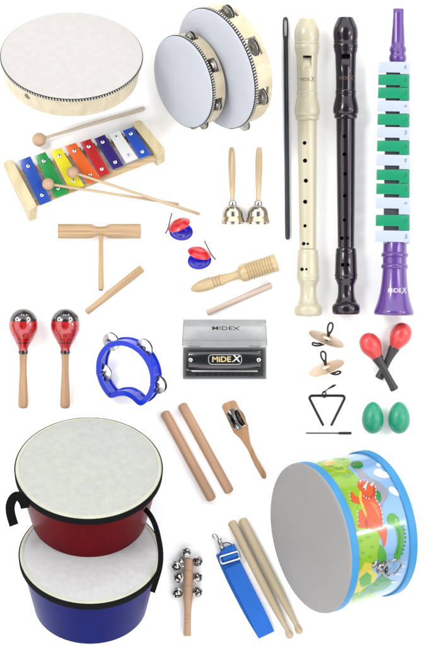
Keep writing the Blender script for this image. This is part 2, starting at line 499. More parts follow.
rod('striker', 'light brown tapered wooden beater lying diagonally below the tone block', 'beater', (86.3, 312.4), (142.5, 268),
    [(0, 0), (0, 2.3), (.6, 3), (30, 3.6), (55, 4.1), (70, 4.1), (71.4, 3.4), (71.6, 0)], OAK, r0=3, r1=4)

# ------------------------------------------------------------------ castanets
def castanet(label, cr, tr, dr, cb, tbl, db, cord, zr):
    t = thing('castanets', label, 'castanets', 'red and blue clam castanets')
    base = at(*cb, 0); t.location = base*S; setrot(t, V((1, 0, 0)), V((0, 1, 0)), V((0, 0, 1)))
    def frame(d, th, p, flip=1):
        th = math.radians(th); d = V((d[0], d[1], 0)).normalized(); c, s = math.cos(th), math.sin(th)
        Z = V((d.x*s, d.y*s, c)); X = V((d.x*c, d.y*c, -s)); Y = Z.cross(X)
        M = Matrix((X, Y, Z)).transposed().to_4x4()
        return Matrix.Translation(p-base) @ M @ (Matrix.Rotation(PI, 4, 'X') if flip < 0 else Matrix.Identity(4))
    shell = lathe([(-3.4, 0), (-3.2, 4), (-3.9, 4.6), (-3.7, 6.2), (-2.6, 8.5), (-.8, 11), (.4, 11.9), (1, 11.6), (1, 10.6), (0, 9.2), (-1.2, 6.5), (-1.3, 5.6), (-.8, 5), (-1.2, 4.2), (-1.8, 0)], 48)
    one(shell, 'shell', mat('castanet_red', (238, 26, 40), rough=.25, coat=.5, var=.02), t, frame(dr, tr, at(*cr, zr), -1))['label'] = 'red upper shell'
    one(shell, 'shell', mat('castanet_blue', (18, 24, 242), rough=.25, coat=.5, var=.02), t, frame(db, tbl, at(*cb, 9.5), 1))['label'] = 'blue lower shell'
    pts = [at(*q, z)-base for q, z in cord]
    one(tube(cat(pts, 4), .7, 8), 'elastic_cord', mat('cord_grey', (122, 92, 96), rough=.8), t)
    return drop(t, .05)
castanet('red and blue castanets opening to the right, nearer the xylophone mallets', (178.8, 224.6), 61, (-.42, .9), (181, 231.8), 40, (.1, 1),
         [((171.8, 213.5), 22), ((170.2, 219), 24), ((168.8, 225.5), 24), ((167.2, 230), 22), ((165.6, 233.2), 19)], 21)
castanet('red and blue castanets opening to the left, just above the guiro', (199.4, 252.8), 61, (.28, .96), (199.6, 260.6), 40, (-.15, 1),
         [((204.6, 241.2), 22), ((207.4, 247), 24), ((210.6, 253), 24), ((212.8, 256.4), 22), ((215.4, 259.2), 19)], 21)

# ------------------------------------------------------------------ hand bells
def handbell(label, p0, p1, copy=None):
    t = thing('hand_bell', label, 'bell', 'chrome hand bells with wooden handles')
    L = lay(t, p0, 4.2, p1, 12.2)
    one(lathe(sprof([(0, 0), (.4, 1.5), (2, 2.6), (10, 3.5), (22, 3.7), (38, 3.1), (50, 2.5), (56, 2.3), (57, 2.2)], 4), 28), 'handle', PINE, t)
    one(lathe([(53.5, 0), (54, 2.6), (55, 4), (57, 4.4), (60, 4.2), (61.5, 3.6), (61.5, 0)], 32), 'collar', CHROME, t)
    prof = sprof([(58.5, 2.0), (59.2, 5.2), (61.5, 8.2), (65, 9.9), (69, 10.4), (72, 10.7), (75, 11.6), (76.6, 12.2)], 5)
    inn = [(z+.1, max(.5, r-.9)) for z, r in reversed(prof[1:])]
    one(lathe(prof+inn, 56, loop=True), 'bell', metal('bell_chrome', (.46, .42, .36), .1), t)
    one(lathe([(71.4, 10.9), (72, 11.2), (74.4, 11.9), (76.4, 12.5), (76.4, 12.0), (74, 11.3)], 56, loop=True), 'rim_band', metal('bell_rim', (.6, .5, .34), .2), t)
    one(lathe([(62, .5), (69, .5), (70, 2.4), (72, 3), (74, 2.4), (75, 0)], 20), 'clapper', CHROME, t)
    return drop(t)
handbell('left hand bell of the pair, silver dome with pale wooden handle', (231.7, 147), (232.8, 223))
handbell('right hand bell of the pair, silver dome nearest the black cleaning rod', (259.3, 147), (257.9, 223))

# ------------------------------------------------------------------ guiro and scraper
gu = thing('guiro', 'turned wooden guiro with ridged barrel and bulbous pointed handle', 'guiro')
L = lay(gu, (190.4, 289.8), 6.5, (277.0, 262.2), 9.4)
pf = sprof([(0, 0), (.6, 1.4), (4, 3.8), (10, 5.6), (17, 6.3), (23, 6.2)], 5)
for z in (24.5, 27.5, 30.5): pf += [(z-.9, 5.9), (z-.4, 5.1), (z+.2, 5.1), (z+.7, 5.9)]
pf += sprof([(32, 5.8), (37, 4.9), (43, 4.2), (48, 4.4), (51, 5.6), (52.5, 7.8), (54, 8.7), (56, 9.1)], 4)
z = 60.0
while z < L-5:
    pf += [(z-.9, 9.2), (z-.35, 8.2), (z+.35, 8.2), (z+.9, 9.2)]; z += 2.75
pf += [(L-1.2, 9.2), (L-.3, 8.9), (L, 8.2), (L, 5.5), (L-12, 5.5), (L-12, 0)]
one(lathe(pf, 48), 'body', wood('guiro_wood', (228, 202, 152), dark=.82, along=22, across=200, coat=.2), gu, angle=30); drop(gu)
rod('scraper', 'pale pinkish wooden scraper stick lying just under the guiro', 'stick', (206.8, 313.2), (271.8, 285),
    [(0, 0), (0, 2.4), (.6, 3.1), (18, 3.0), (50, 3.3), (69, 3.4), (70.2, 2.6), (70.4, 0)], wood('scraper_wood', (226, 206, 192), dark=.9), r0=3, r1=3.4)

# ------------------------------------------------------------------ cleaning rod
cr = thing('cleaning_rod', 'long thin dark slate cleaning rod with slotted eye beside the cream recorder', 'cleaning rod')
L = lay(cr, (285.5, 16.8), 2.6, (287.6, 240), 2.4)
DK = mat('slate_plastic', (44, 54, 64), rough=.35, var=.05)
def ell(rx, ry, z, n=20): return [(rx*math.cos(2*PI*i/n), ry*math.sin(2*PI*i/n), z) for i in range(n)]
rings = [(0, .9, .6), (.8, 1.9, 1.2), (3, 2.7, 1.6), (10, 2.9, 1.7), (18, 2.8, 1.8), (24, 2.3, 2.0), (40, 2.3, 2.2), (L-6, 2.5, 2.4), (L-2, 2.3, 2.2), (L-.4, 1.3, 1.2)]
vs = []; fs = []
for z, a, b in rings: vs += ell(a, b, z)
n = 20
for i in range(len(rings)-1):
    for k in range(n): fs.append((i*n+k, i*n+(k+1) % n, i*n+n+(k+1) % n, i*n+n+k))
fs += [tuple(reversed(range(n))), tuple(range(len(rings)*n-n, len(rings)*n))]
sh = one((vs, fs), 'shaft', DK, cr)
cut(sh, MB().add(prism([(-1.2, 5), (-.6, 3.6), (.6, 3.6), (1.2, 5), (1.2, 18), (.6, 19.4), (-.6, 19.4), (-1.2, 18)], -4, 4), 0, Matrix(((1, 0, 0, 0), (0, 0, 1, 0), (0, 1, 0, 0), (0, 0, 0, 1)))))
drop(cr)

# ------------------------------------------------------------------ recorders
def recorder(label, p0, p1, m, mt, holes, dbl, seam_y, y0, bands):
    t = thing('recorder', label, 'recorder', 'plastic school recorders')
    L = lay(t, p0, 13.6, p1, 14.2)
    k = L/298.0
    def P(y): return (y-18)*k           # photograph row (cream recorder) to length
    head = [(P(18.2), 6.2), (P(18.6), 7.4)] + sprof([(P(20), 8.2), (P(23), 9.6), (P(28), 11.6), (P(33), 12.4), (P(38), 12.3), (P(42), 11.8)], 4)
    head += [(P(43), 12.2), (P(44.5), 11.7), (P(46), 12.3), (P(49), 12.2), (P(50.5), 11.6), (P(52), 11.8), (P(54), 10.9), (P(57), 10.5), (P(75), 9.9), (P(91), 9.8), (P(91.6), 10.3), (P(94.5), 10.4), (P(95.2), 10.0)]
    head += sprof([(P(98), 10.3), (P(103), 11.5), (P(108), 12.5), (P(112), 12.8), (P(115), 12.1)], 4) + [(P(116), 11.1), (P(117), 11.7), (P(119), 11.5), (P(120), 10.4), (P(120.5), 9.6)]
    bore = 5.6
    def hollow(prof, a, b): return lathe(prof+[(b, bore), (a, bore)], 64, loop=True)
    h = one(hollow(head, P(18.2), P(120.5)), 'head_joint', m, t)
    cb = MB().add(prism([(P(56.0), 0.5), (P(56.2), 13), (P(68.5), 13), (P(68.5), 9.4), (P(59.6), 6.4), (P(57.6), 5.0)], -4.3, 4.3), 0,
                  Matrix(((0, 0, 1, 0), (0, 1, 0, 0), (1, 0, 0, 0), (0, 0, 0, 1))))
    cut(h, cb)
    one(lathe([(P(18.6), 5.6), (P(55.5), 5.6)], 32), 'block_plug', m, t)
    tubep = [(P(120.6), 9.5), (P(122), 9.5), (P(160), 9.2), (P(200), 8.8), (P(249), 8.2)]
    md = one(hollow(tubep, P(120.6), P(249)), 'middle_joint', m, t)
    foot = [(P(249.2), 8.6), (P(250), 9.7), (P(252.5), 10.3), (P(253.5), 10.0), (P(255), 10.5), (P(268), 10.8), (P(275), 11.1), (P(277), 11.6), (P(278.5), 10.9), (P(280), 11.2), (P(281.5), 10.3), (P(283.5), 9.4), (P(285), 9.0), (P(285.7), 8.5)]
    foot += sprof([(P(287), 8.2), (P(293), 8.1), (P(299), 8.8), (P(302.5), 10.4)], 4)+[(P(303.5), 10.2), (P(304.5), 10.9), (P(305.5), 12.2), (P(307), 13.6), (P(309), 14.1), (P(313.5), 13.9), (P(315), 13.2), (P(316), 12)]
    ft = one(hollow(foot, P(249.2), P(316)), 'foot_joint', m, t)
    cm = MB(); cf = MB()
    for (x, y, r) in holes:
        tgt = cm if y < 249 else cf
        tgt.add(lathe([(0, r), (16, r)], 20), 0, Matrix.Translation((x, 0, P(y))) @ Matrix.Rotation(-PI/2, 4, 'X'))
    cut(md, cm); cut(ft, cf)
    # maker's word curved round the head joint
    g = text_geo('MIDE', 4.6, .1); g2 = text_geo('X', 7.0, .1, shear=.3)
    mb = MB()
    def wrap(p, dx):
        x = p.x+dx; a = x/10.0; r = 10.0+.08+p.z
        return V((r*math.sin(a), r*math.cos(a), P(80)-p.y))
    mb.add(([wrap(p, -2.5) for p in g[0]], g[1])); mb.add(([wrap(p, 5.2) for p in g2[0]], g2[1]))
    mb.build('maker_name', mt, t)
    drop(t)
    return t
CRM = mat('ivory_plastic', (222, 214, 186), rough=.3, var=.015, coat=.25)
PLM = mat('dark_plum_plastic', (26, 12, 30), rough=.2, var=.05, coat=.4, spec=.3)
ch = [(-3, 143.3, 1.9), (-2.6, 161, 2.1), (-1.9, 181, 2.1), (-2.6, 202, 2.1), (-2.9, 226, 1.7), (-4.3, 243.8, 1.8), (-.2, 244, 1.3), (-6.2, 269.4, 1.8), (-1.8, 269.4, 1.2)]
recorder('ivory white plastic recorder between the cleaning rod and the dark recorder', (306.9, 18), (308.2, 316), CRM, mat('grey_ink', (158, 150, 134), rough=.6), ch, None, 0, 0, 0)
dh = [(-1.6, 138, 1.7), (-1.7, 156, 1.9), (-.9, 175.6, 1.9), (-1.4, 197.5, 1.9), (-1.8, 221.7, 1.6), (-4.3, 239.8, 1.8), (1.2, 239.8, 1.7), (-3.8, 266.4, 1.8), (1.4, 266.4, 1.7)]
recorder('dark plum plastic recorder between the ivory one and the purple horn', (345.6, 16.8), (346.2, 314.5), PLM, mat('gold_ink', (118, 92, 82), rough=.5), dh, None, 0, 0, 0)

# ------------------------------------------------------------------ keyed horn
kh = thing('keyed_horn', 'purple toy horn with thirteen green and white piano keys', 'toy horn')
L = lay(kh, (398.6, 8.5), 15, (394, 315), 20)
PUR = mat('purple_plastic', (104, 62, 158), rough=.25, var=.02, coat=.5)
k = L/306.5
def Q(y): return (y-8.5)*k
# flattened mouthpiece blending into round rings
rg = [(8.5, 4.6, 2.4), (9.2, 5.3, 3.0), (14, 5.4, 3.4), (22, 5.6, 4.0), (32, 6.2, 5.0), (42, 6.8, 6.2), (46, 7.0, 6.8), (47.5, 8.2, 8.2), (50.5, 8.7, 8.7), (52.5, 7.6, 7.6), (54.5, 7.7, 7.7), (56, 8.7, 8.7), (59.5, 8.9, 8.9), (61, 8.2, 8.2), (66, 8, 8)]
vs = []; fs = []; n = 32
for y, a, b in rg: vs += [(x*1.0, yy, z) for x, yy, z in ell(a, b, Q(y), n)]
for i in range(len(rg)-1):
    for j in range(n): fs.append((i*n+j, i*n+(j+1) % n, i*n+n+(j+1) % n, i*n+n+j))
fs += [tuple(reversed(range(n))), tuple(range(len(rg)*n-n, len(rg)*n))]
one((vs, fs), 'mouthpiece', PUR, kh)
def kx(y, px): return px-(398.6+(394-398.6)*(y-8.5)/306.5)
TY = Matrix(((1, 0, 0, 0), (0, 0, 1, 0), (0, 1, 0, 0), (0, 0, 0, 1)))     # prism xy -> local x,z ; extrude -> local y
body = [(kx(62, 386.5), Q(63)), (kx(62, 409.6), Q(63)), (kx(244, 409.8), Q(243.6)), (kx(244, 383.5), Q(243.6))]
one(prism(body, -11, 8.2, .8), 'key_case', mat('case_white', (214, 220, 236), rough=.35), kh, TY)
one(prism([(kx(62, 386.2), Q(64)), (kx(62, 399), Q(64)), (kx(244, 397.5), Q(242.5)), (kx(244, 383.2), Q(242.5))], 7.9, 8.9, 0), 'key_bed', mat('key_bed_dark', (70, 74, 84), rough=.6), kh, TY)
GRN = mat('key_green', (0, 160, 112), rough=.35, var=.02, coat=.2); KW = mat('key_white', (206, 218, 240), rough=.35, var=.01, coat=.2)
keys = [(62.8, 73.6, 'W'), (75.6, 86.2, 'G'), (88.6, 99.4, 'G'), (101.6, 112.4, 'W'), (115, 126, 'G'), (128, 138.6, 'W'), (141.6, 152.4, 'G'), (155.6, 166.4, 'W'), (170.4, 181, 'G'), (184.4, 195, 'G'), (198.2, 209.2, 'W'), (215.6, 226.8, 'G'), (231.2, 242.4, 'W')]
names = ['Mi', 'Re', 'Do', 'Si', 'La', 'Sol', 'Fa', 'Mi', 'Re', 'Do', 'Si', 'La', 'Sol']
for i, (a, b, cc) in enumerate(keys):
    f = (a-62)/182
    xl = kx(a, 378.3-3.2*f); xm = kx(a, 399.8-1.6*f); xr = kx(a, 408.8+.4*f)
    nb = (keys[i+1][0] if i < 12 else b+.6)-.5
    na = a-.3
    o = [(xl, Q(a)), (xr, Q(a)), (xr, Q(nb)), (xm, Q(nb)), (xm, Q(b)), (xl, Q(b))]
    ky = one(prism(o, 9.2, 12.4, .45), 'piano_key', KW if cc == 'W' else GRN, kh, TY)
    ky['label'] = ('white' if cc == 'W' else 'green')+' piano key'
    g = text_geo(names[i], 3.6, .1)
    # Lettering reads sideways, as on the toy
    T = Matrix(((0, -1, 0, xr-3.6), (0, 0, 1, 12.5), (-1, 0, 0, Q((a+b)/2)), (0, 0, 0, 1)))
    one(g, 'note_name', mat('note_ink', (84, 96, 130), rough=.6) if cc == 'W' else mat('note_ink_green', (12, 120, 90), rough=.6), ky, T)
hp = [(Q(240), 0), (Q(240), 11), (Q(243), 11.6), (Q(252.5), 11.9), (Q(253.4), 13.2), (Q(255), 13.7), (Q(256.8), 13.2), (Q(257.6), 12), (Q(264), 12), (Q(265), 13.2), (Q(266.6), 13.7), (Q(268.3), 13.2), (Q(269.2), 12)]
hp += sprof([(Q(272), 12.1), (Q(283), 13), (Q(293), 14.4), (Q(301), 16.3), (Q(307), 18.4), (Q(311.5), 20)], 4)+[(Q(313.5), 20.2), (Q(314.8), 19.6), (Q(315), 18.6), (Q(308), 16.6), (Q(296), 13), (Q(275), 9.5), (Q(275), 0)]
one(lathe(hp, 64), 'horn_bell', PUR, kh)
mb = MB()
def wrapb(p, dx):
    x = p.x+dx; z = Q(291)-p.y; r = 14.15+(z-Q(291))*.2+p.z+.15; a = x/14.2
    return V((r*math.sin(a), r*math.cos(a), z))
g = text_geo('MiDE', 6.2, .15, bold=.08); mb.add(([wrapb(p, -.2) for p in g[0]], g[1]))
g = text_geo('X', 8.4, .15, bold=.1, shear=.3); mb.add(([wrapb(p, 9.6) for p in g[0]], g[1]))
mb.build('maker_name', mat('white_ink', (236, 230, 248), rough=.5), kh)
drop(kh)

# ------------------------------------------------------------------ ladybird maracas
LB = wood('maraca_handle', (212, 168, 126), dark=.74, across=200)
def ladybird(label, cx):
    t = thing('maraca', label, 'maraca', 'red and black ladybird maracas')
    L = lay(t, (cx, 308.3), 14.8, (cx-.3, 408.8), 4.8)
    prof = sprof([(0, 0), (.35, 3), (1.6, 6.6), (5, 10.8), (10, 13.6), (16.5, 14.6), (22, 13.9), (28, 11.3), (34, 7.9), (39, 5.3), (42.5, 4.4)], 6)
    i0 = min(range(len(prof)), key=lambda i: abs(prof[i][0]-12.4))
    def rad(z):
        for (z0, r0), (z1, r1) in zip(prof, prof[1:]):
            if z0 <= z <= z1: return r0+(r1-r0)*(z-z0)/max(1e-6, z1-z0)
        return 4.4
    red = mat('ladybird_red', (200, 10, 16), rough=.15, coat=1, var=.03); blk = mat('ladybird_black', (26, 24, 26), rough=.15, coat=1)
    mb = MB(); vs, fs = lathe(prof, 56); o = len(mb.v); mb.add((vs, fs), 0)
    zc = prof[i0][0]
    for q, f in enumerate(mb.f):
        if sum(mb.v[i].z for i in f)/len(f) < zc: mb.m[q] = 1
    h = mb.build('head', [red, blk], t)
    # painted spots follow the surface
    sp = MB()
    def spot(ang, z, r, mi, off):
        n = 16; rr = rad(z); vs = []; 
        for j in range(n+1):
            if j == n: du = dv = 0
            else: du, dv = r*math.cos(2*PI*j/n), r*math.sin(2*PI*j/n)
            zz = z+dv; R_ = rad(zz)+off; a = ang+du/max(rr, 2); vs.append((R_*math.sin(a), R_*math.cos(a), zz))
        sp.add((vs, [(j, (j+1) % n, n) for j in range(n)]), mi)
    rnd = random.Random(3)
    for row, z in enumerate((16.5, 21, 25.8, 31)):
        for j in range(7):
            spot(2*PI*(j+.5*(row % 2))/7+rnd.uniform(-.12, .12), z+rnd.uniform(-.9, .9), .85, 0, .08)
    for sx in (-1, 1):
        spot(sx*.44, 9.6, 2.1, 1, .10); spot(sx*.42, 9.8, 1.0, 0, .18)
    spot(-.1, 5.4, .5, 1, .1); spot(.08, 5.6, .5, 1, .1)
    spot(0, 13.6, .9, 1, .1) if False else None
    sp.build('painted_face_and_spots', [mat('spot_black', (30, 22, 22), rough=.2, coat=.8), mat('eye_white', (236, 232, 226), rough=.3)], h)
    a = rad(34.2)
    one(lathe([(33.6, rad(33.6)-.2), (33.7, rad(33.7)+.12), (34.7, rad(34.7)+.12), (34.8, rad(34.8)-.2)], 48, loop=True), 'painted_line', blk, h)
    one(lathe([(42.2, 4.1), (42.3, 4.9), (43.2, 5.1), (45.3, 4.9), (45.6, 4.0)], 40, loop=True), 'neck_band', blk, t)
    one(lathe([(44.5, 0), (44.5, 4.0)]+sprof([(46, 3.9), (56, 3.6), (66, 3.7), (80, 4.4), (92, 4.9), (97, 4.9), (99.6, 3.9), (100.4, 1.6), (100.5, 0)], 4), 32), 'handle', LB, t)
    drop(t)
ladybird('left ladybird maraca, red with black top, nearest the photo edge', 23.3)
ladybird('right ladybird maraca, red with black top, beside the blue half moon tambourine', 65.3)

# ------------------------------------------------------------------ blue half-moon tambourine
bt = thing('half_moon_tambourine', 'bright blue plastic half moon tambourine with silver jingles', 'tambourine')
cx, cy = 125.3, 374.3
dd = V((-.88, -.47)).normalized()
c, s = tilt(bt, dd, 38)
def BL(px, py):
    o = V((px-cx, cy-py)); return V((o.dot(dd)/c, o.dot(V((-dd.y, dd.x))), 0))
R = 32.5
A = BL(145.8, 406.3); B = BL(109, 396.2)
aA = math.atan2(A.y, A.x); aB = math.atan2(B.y, B.x)
aTop = math.atan2(*reversed(BL(125, 341)[:2]))
def sweep(a, b, via, n):
    # go from a to b through via
    d1 = (via-a) % (2*PI); d2 = (b-a) % (2*PI)
    if d1 < d2: tot = d2
    else: tot = d2-2*PI
    return [a+tot*i/n for i in range(n+1)]
arc = [V((R*math.cos(t), R*math.sin(t), 0)) for t in sweep(aA, aB, aTop, 44)]
A2 = arc[0]; B2 = arc[-1]
hp_ = cat([B2, B2.lerp(BL(112.5, 395.2), .9), BL(118, 393.6), BL(125, 393.4), BL(132, 396.5), BL(139, 402.5), A2], 6)
path = arc+hp_[1:-1]
def loopwall(P, th, z0, z1, lip=0):
    n = len(P); vs = []; fs = []
    for i in range(n):
        tn = (P[(i+1) % n]-P[i-1]).normalized(); nn = V((-tn.y, tn.x, 0))
        for (o, z) in ((-th, z0), (th, z0), (th, z1), (-th, z1)):
            q = P[i]+nn*o; vs.append((q.x, q.y, z))
    for i in range(n):
        j = (i+1) % n
        for k in range(4):
            l = (k+1) % 4; fs.append((i*4+k, i*4+l, j*4+l, j*4+k))
    return vs, fs
BLU = mat('blue_plastic', (26, 60, 230), rough=.2, coat=.6, var=.03)
mbw = one(loopwall(path, 1.5, -13, 0), 'frame', BLU, bt)
JA = [BL(112, 343.5), BL(142.5, 349), BL(103.5, 371), BL(155.5, 383)]
jang = []
cm = MB()
for q, (jx, jy) in zip(JA, ((112, 343.5), (144.5, 348), (102.5, 373), (155, 383))):
    o = V((jx-cx, cy-jy)) + dd*(s*6.5)          # jingle sits at mid depth
    a = math.atan2(o.dot(V((-dd.y, dd.x))), o.dot(dd)/c); jang.append(a)
    cm.add(box((R, 0, -6.5), (8, 16, 7.4), 0), 0, Matrix.Rotation(a, 4, 'Z'))
cut(mbw, cm)
one(loopwall(path, 2.7, -1.8, .2), 'front_flange', BLU, bt); one(loopwall(path, 2.7, -13.2, -11.4), 'back_flange', BLU, bt)
for i, a in enumerate(jang):
    jingles(bt, R, a, -6.5, 8.6 if i == 2 else 9.4, BRIGHT, gap=2.8, off=-1.8 if i == 2 else 2.6)
settle(bt, cx, cy)

# ------------------------------------------------------------------ harmonica in its clear case
hc = thing('harmonica_case', 'clear plastic hinged case standing open behind the black harmonica', 'case')
hc.location = at(224.6, 363)*S; setrot(hc, V((1, 0, 0)), V((0, 1, 0)), V((0, 0, 1)))
CLR = clear('clear_case', (176, 180, 184), .42)
def shell_box(w, h, d, t):
    mb = MB()
    mb.add(box((0, 0, t/2), (w, h, t), .3)); mb.add(box((0, -h/2+t/2, d/2+t/2), (w, t, d-t), .25)); mb.add(box((0, h/2-t/2, d/2+t/2), (w, t, d-t), .25))
    mb.add(box((-w/2+t/2, 0, d/2+t/2), (t, h-2*t-.05, d-t), .25)); mb.add(box((w/2-t/2, 0, d/2+t/2), (t, h-2*t-.05, d-t), .25))
    return mb
shell_box(83.5, 32, 11, 1.3).build('tray', CLR, hc)
mb = shell_box(85.5, 31, 9, 1.1)
Tl = Matrix.Translation((0, 17.2, 11.5)) @ Matrix.Rotation(math.radians(-133), 4, 'X') @ Matrix.Translation((0, -15.5, -9)) @ Matrix.Rotation(PI, 4, 'Z') @ Matrix.Identity(4)
# lid: open side faces the viewer, hinge along its lower edge
Tl = Matrix.Translation((0, 16.4, 11.6)) @ Matrix.Rotation(math.radians(47), 4, 'X') @ Matrix.Translation((0, 15.5, -9.0))
for p in mb.v: p.x *= 1-.035*(p.y+15.5)/31
lid = MB(); lid.add((mb.v, mb.f), 0, Tl); ld = lid.build('lid', clear('clear_lid', (182, 186, 189), .4), hc)
mb = MB(); 
for sx in (-30, 30): mb.add(tube([(sx-5, 16.9, 11.4), (sx+5, 16.9, 11.4)], 1.0, 10))
mb.build('hinge', CLR, hc)
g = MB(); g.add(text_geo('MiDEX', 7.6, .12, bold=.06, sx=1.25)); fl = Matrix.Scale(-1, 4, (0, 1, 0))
one((g.v, g.f), 'lid_logo_reflection', mat('lid_reflection_grey', (84, 86, 90), rough=.5), ld, Tl @ Matrix.Translation((1, 3.5, 1.35)) @ fl)  # reflection of the harmonica logo, painted on the lid as flipped grey letters
ha = thing('harmonica', 'black harmonica with gold and silver logo lying in the open clear case', 'harmonica')
ha.location = at(224.6, 362)*S+V((0, 0, .0014)); setrot(ha, V((1, 0, 0)), V((0, 1, 0)), V((0, 0, 1)))
HB = mat('harmonica_black', (16, 18, 26), rough=.18, coat=.8, var=.05)
one(box((0, -.6, 5.2), (77, 26.5, 7.4), .5), 'comb', mat('comb_black', (20, 20, 22), rough=.4), ha)
# cover plate: a bent sheet, rolled at the front
cp = sprof([(-8.2, 9.2), (-7.2, 10.8), (-5, 12.4), (0, 13.6), (6, 13.8), (10.5, 12.4), (12.6, 9.2)], 5)
n = len(cp); vs = []; fs = []
for x in (-36, 36):
    for y, z in cp: vs.append((x, y, z))
for i in range(n-1): fs.append((i, i+1, n+i+1, n+i))
fs += [tuple(range(n)), tuple(reversed(range(n, 2*n))), (0, n, 2*n-1, n-1)]
cv = one(bevelled((vs, fs), .4, 2, 60), 'cover_plate', HB, ha)
one(box((0, -9.0, 9.4), (66, 1.3, .7), .25), 'front_edge', metal('dull_chrome', (.6, .58, .6), .3), cv)
hol = MB()
for i in range(10): hol.add(box((-27+6*i, -12.2, 9.0), (3.8, 3.0, .35), 0))
hol.build('blow_holes', mat('hole_black', (8, 8, 8), rough=.9), ha)
for sx in (-1, 1):
    one(lathe([(0, 2.1), (.7, 2.0), (1.2, 1.2), (1.3, 0)], 20), 'screw', CHROME, ha, Matrix.Translation((sx*34, 2.2, 13.6)))
one(box((-35.2, -7.8, 9.3), (5.4, 1.6, .6), .2), 'end_plate', CHROME, ha)
GOLD = mat('logo_gold', (222, 206, 150), rough=.4, var=.1); SILV = mat('logo_silver', (226, 228, 226), rough=.4)
lg = MB()
def rrect(w, h, r, n=6):
    o = []
    for cx_, cy_, a0 in ((w/2-r, h/2-r, 0), (-w/2+r, h/2-r, 90), (-w/2+r, -h/2+r, 180), (w/2-r, -h/2+r, 270)):
        o += [(cx_+r*math.cos(math.radians(a0+90*i/n)), cy_+r*math.sin(math.radians(a0+90*i/n)), 0) for i in range(n+1)]
    return o
lg.add(tube([V(p)+V((0, 0, 0)) for p in rrect(33, 9.6, 3.6)], .32, 6, closed=True), 0)
g = text_geo('MiDE', 7.6, .2, bold=.22, sx=1.12); lg.add(([p+V((-3.6, 0, 0)) for p in g[0]], g[1]), 1)
g = text_geo('X', 9.2, .2, bold=.25, sx=1.15, shear=.15); lg.add(([p+V((11, .6, 0)) for p in g[0]], g[1]), 0)
lg.v = [p+V((.4, 2.6, 13.95)) for p in lg.v]
lg.build('logo', [SILV, GOLD], cv)

# ------------------------------------------------------------------ finger cymbals
CYM = mat('cymbal_brass', (232, 212, 188), rough=.35, var=.06, coat=.3)
def fcymbal(label, cx, cy, R, up, loops, z0):
    t = thing('finger_cymbal', label, 'finger cymbal', 'finger cymbals with black loops')
    dn = V((-up.y, up.x)) if False else up
    tilt(t, dn, 73)
    M3 = t.rotation_quaternion.to_matrix()
    one(lathe([(1.2, 0), (3.6, .8), (4.4, 3), (3.6, 5.4), (1.6, 7), (.9, 10), (.3, R-1), (0, R), (-.5, R), (-.2, R-1.5), (.3, 10), (1.0, 6.8), (2.8, 5), (3.4, 3), (2.6, .8), (.6, 0)][::1], 64), 'cymbal', metal('cymbal_metal', (.8, .64, .49), .42, .2), t)
    zc = settle(t, cx, cy)
    inv = M3.transposed()
    for pts, k in loops:
        P = [inv @ (at(x, y, z+zc)-at(cx, cy, zc)) for x, y, z in pts]
        if k == 'loop': one(tube(cat(P, 5, closed=True), .95, 8, closed=True), 'finger_loop', BLACK, t)
        else: one(tube(cat(P, 4), [1.5]*3+[1.2]*(len(cat(P, 4))-3), 10), 'loop_knot', BLACK, t)
fcymbal('upper finger cymbal, pale brass disc sloping down to the right', 326.5, 338.8, 18.8, V((.37, .93)),
        [([(328.8, 334.5, 6), (327.8, 328.5, 7), (329, 324), (331.3, 322.8), (333, 325.2), (332, 330), (330, 334)] if False else
          [(328.6, 334.5, 6), (327.7, 328.5, 8), (329, 324, 9), (331.3, 322.8, 9), (333, 325.2, 9), (332, 330, 8)], 'loop'),
         ([(328.6, 335.5, 5), (329.3, 332.5, 7)], 'knot'),
         ([(325.6, 341.6, 8), (323.5, 344.5, 6), (317, 345.8, 4), (312.8, 344.8, 3), (313.3, 342.6, 3), (318, 343.6, 5)], 'loop'),
         ([(326.5, 341, 9), (324.4, 343, 8), (320.5, 344.8, 7)], 'knot')], 0)
fcymbal('lower finger cymbal, pale brass disc sloping up to the right', 326.5, 367.8, 18.6, V((-.35, .94)),
        [([(325.2, 362.6, 6), (321.6, 357.5, 8), (321, 353, 9), (323, 351.4, 9), (325.6, 353.6, 9), (325.8, 358.5, 8)], 'loop'),
         ([(325.6, 364.2, 5), (324.8, 360.8, 7)], 'knot'),
         ([(329, 371.2, 8), (333, 374.2, 6), (338, 374.2, 4), (340.8, 372.4, 3), (338.6, 371.2, 3), (334, 372.6, 5)], 'loop'),
         ([(327.8, 370.8, 9), (330.6, 372.8, 8), (334.4, 373.6, 7)], 'knot')], 0)

# ------------------------------------------------------------------ red maracas
def redmaraca(label, p0, p1, z0, z1, hl=26.5, r=10.4):
    t = thing('maraca', label, 'maraca', 'small coral red maracas with black handles')
    L = lay(t, p0, z0, p1, z1)
    prof = [(0, 0)]+sprof([(.15, 1.8), (1.6, 5.3), (5, 8.6), (11, r), (16, r*.97), (21, r*.78), (25.5, r*.56), (hl, r*.5), (hl+.2, r*.3)], 5)+[(hl+.2, 0)]
    one(lathe(prof, 48), 'head', mat('coral_red', (246, 76, 74), rough=.35, coat=.3, var=.02), t)
    h = [(hl-.5, 0), (hl-.5, 5.4), (hl+1.5, 5.6)]+sprof([(hl+3, 5.3), (hl+8, 4.3), (hl+15, 3.6), (L-8, 3.9), (L-2, 4.4)], 4)+[(L-.6, 4.3), (L, 3.6), (L, 0)]
    one(lathe(h, 32), 'handle', mat('handle_charcoal', (62, 60, 64), rough=.4, var=.05), t)
redmaraca('coral red maraca leaning to the right with its handle underneath', (406.5, 323.6), (379, 378.5), 10.6, 4.6)
redmaraca('coral red maraca leaning to the left with its handle crossing on top', (364.5, 333.8), (395, 390), 14.5, 9.4)

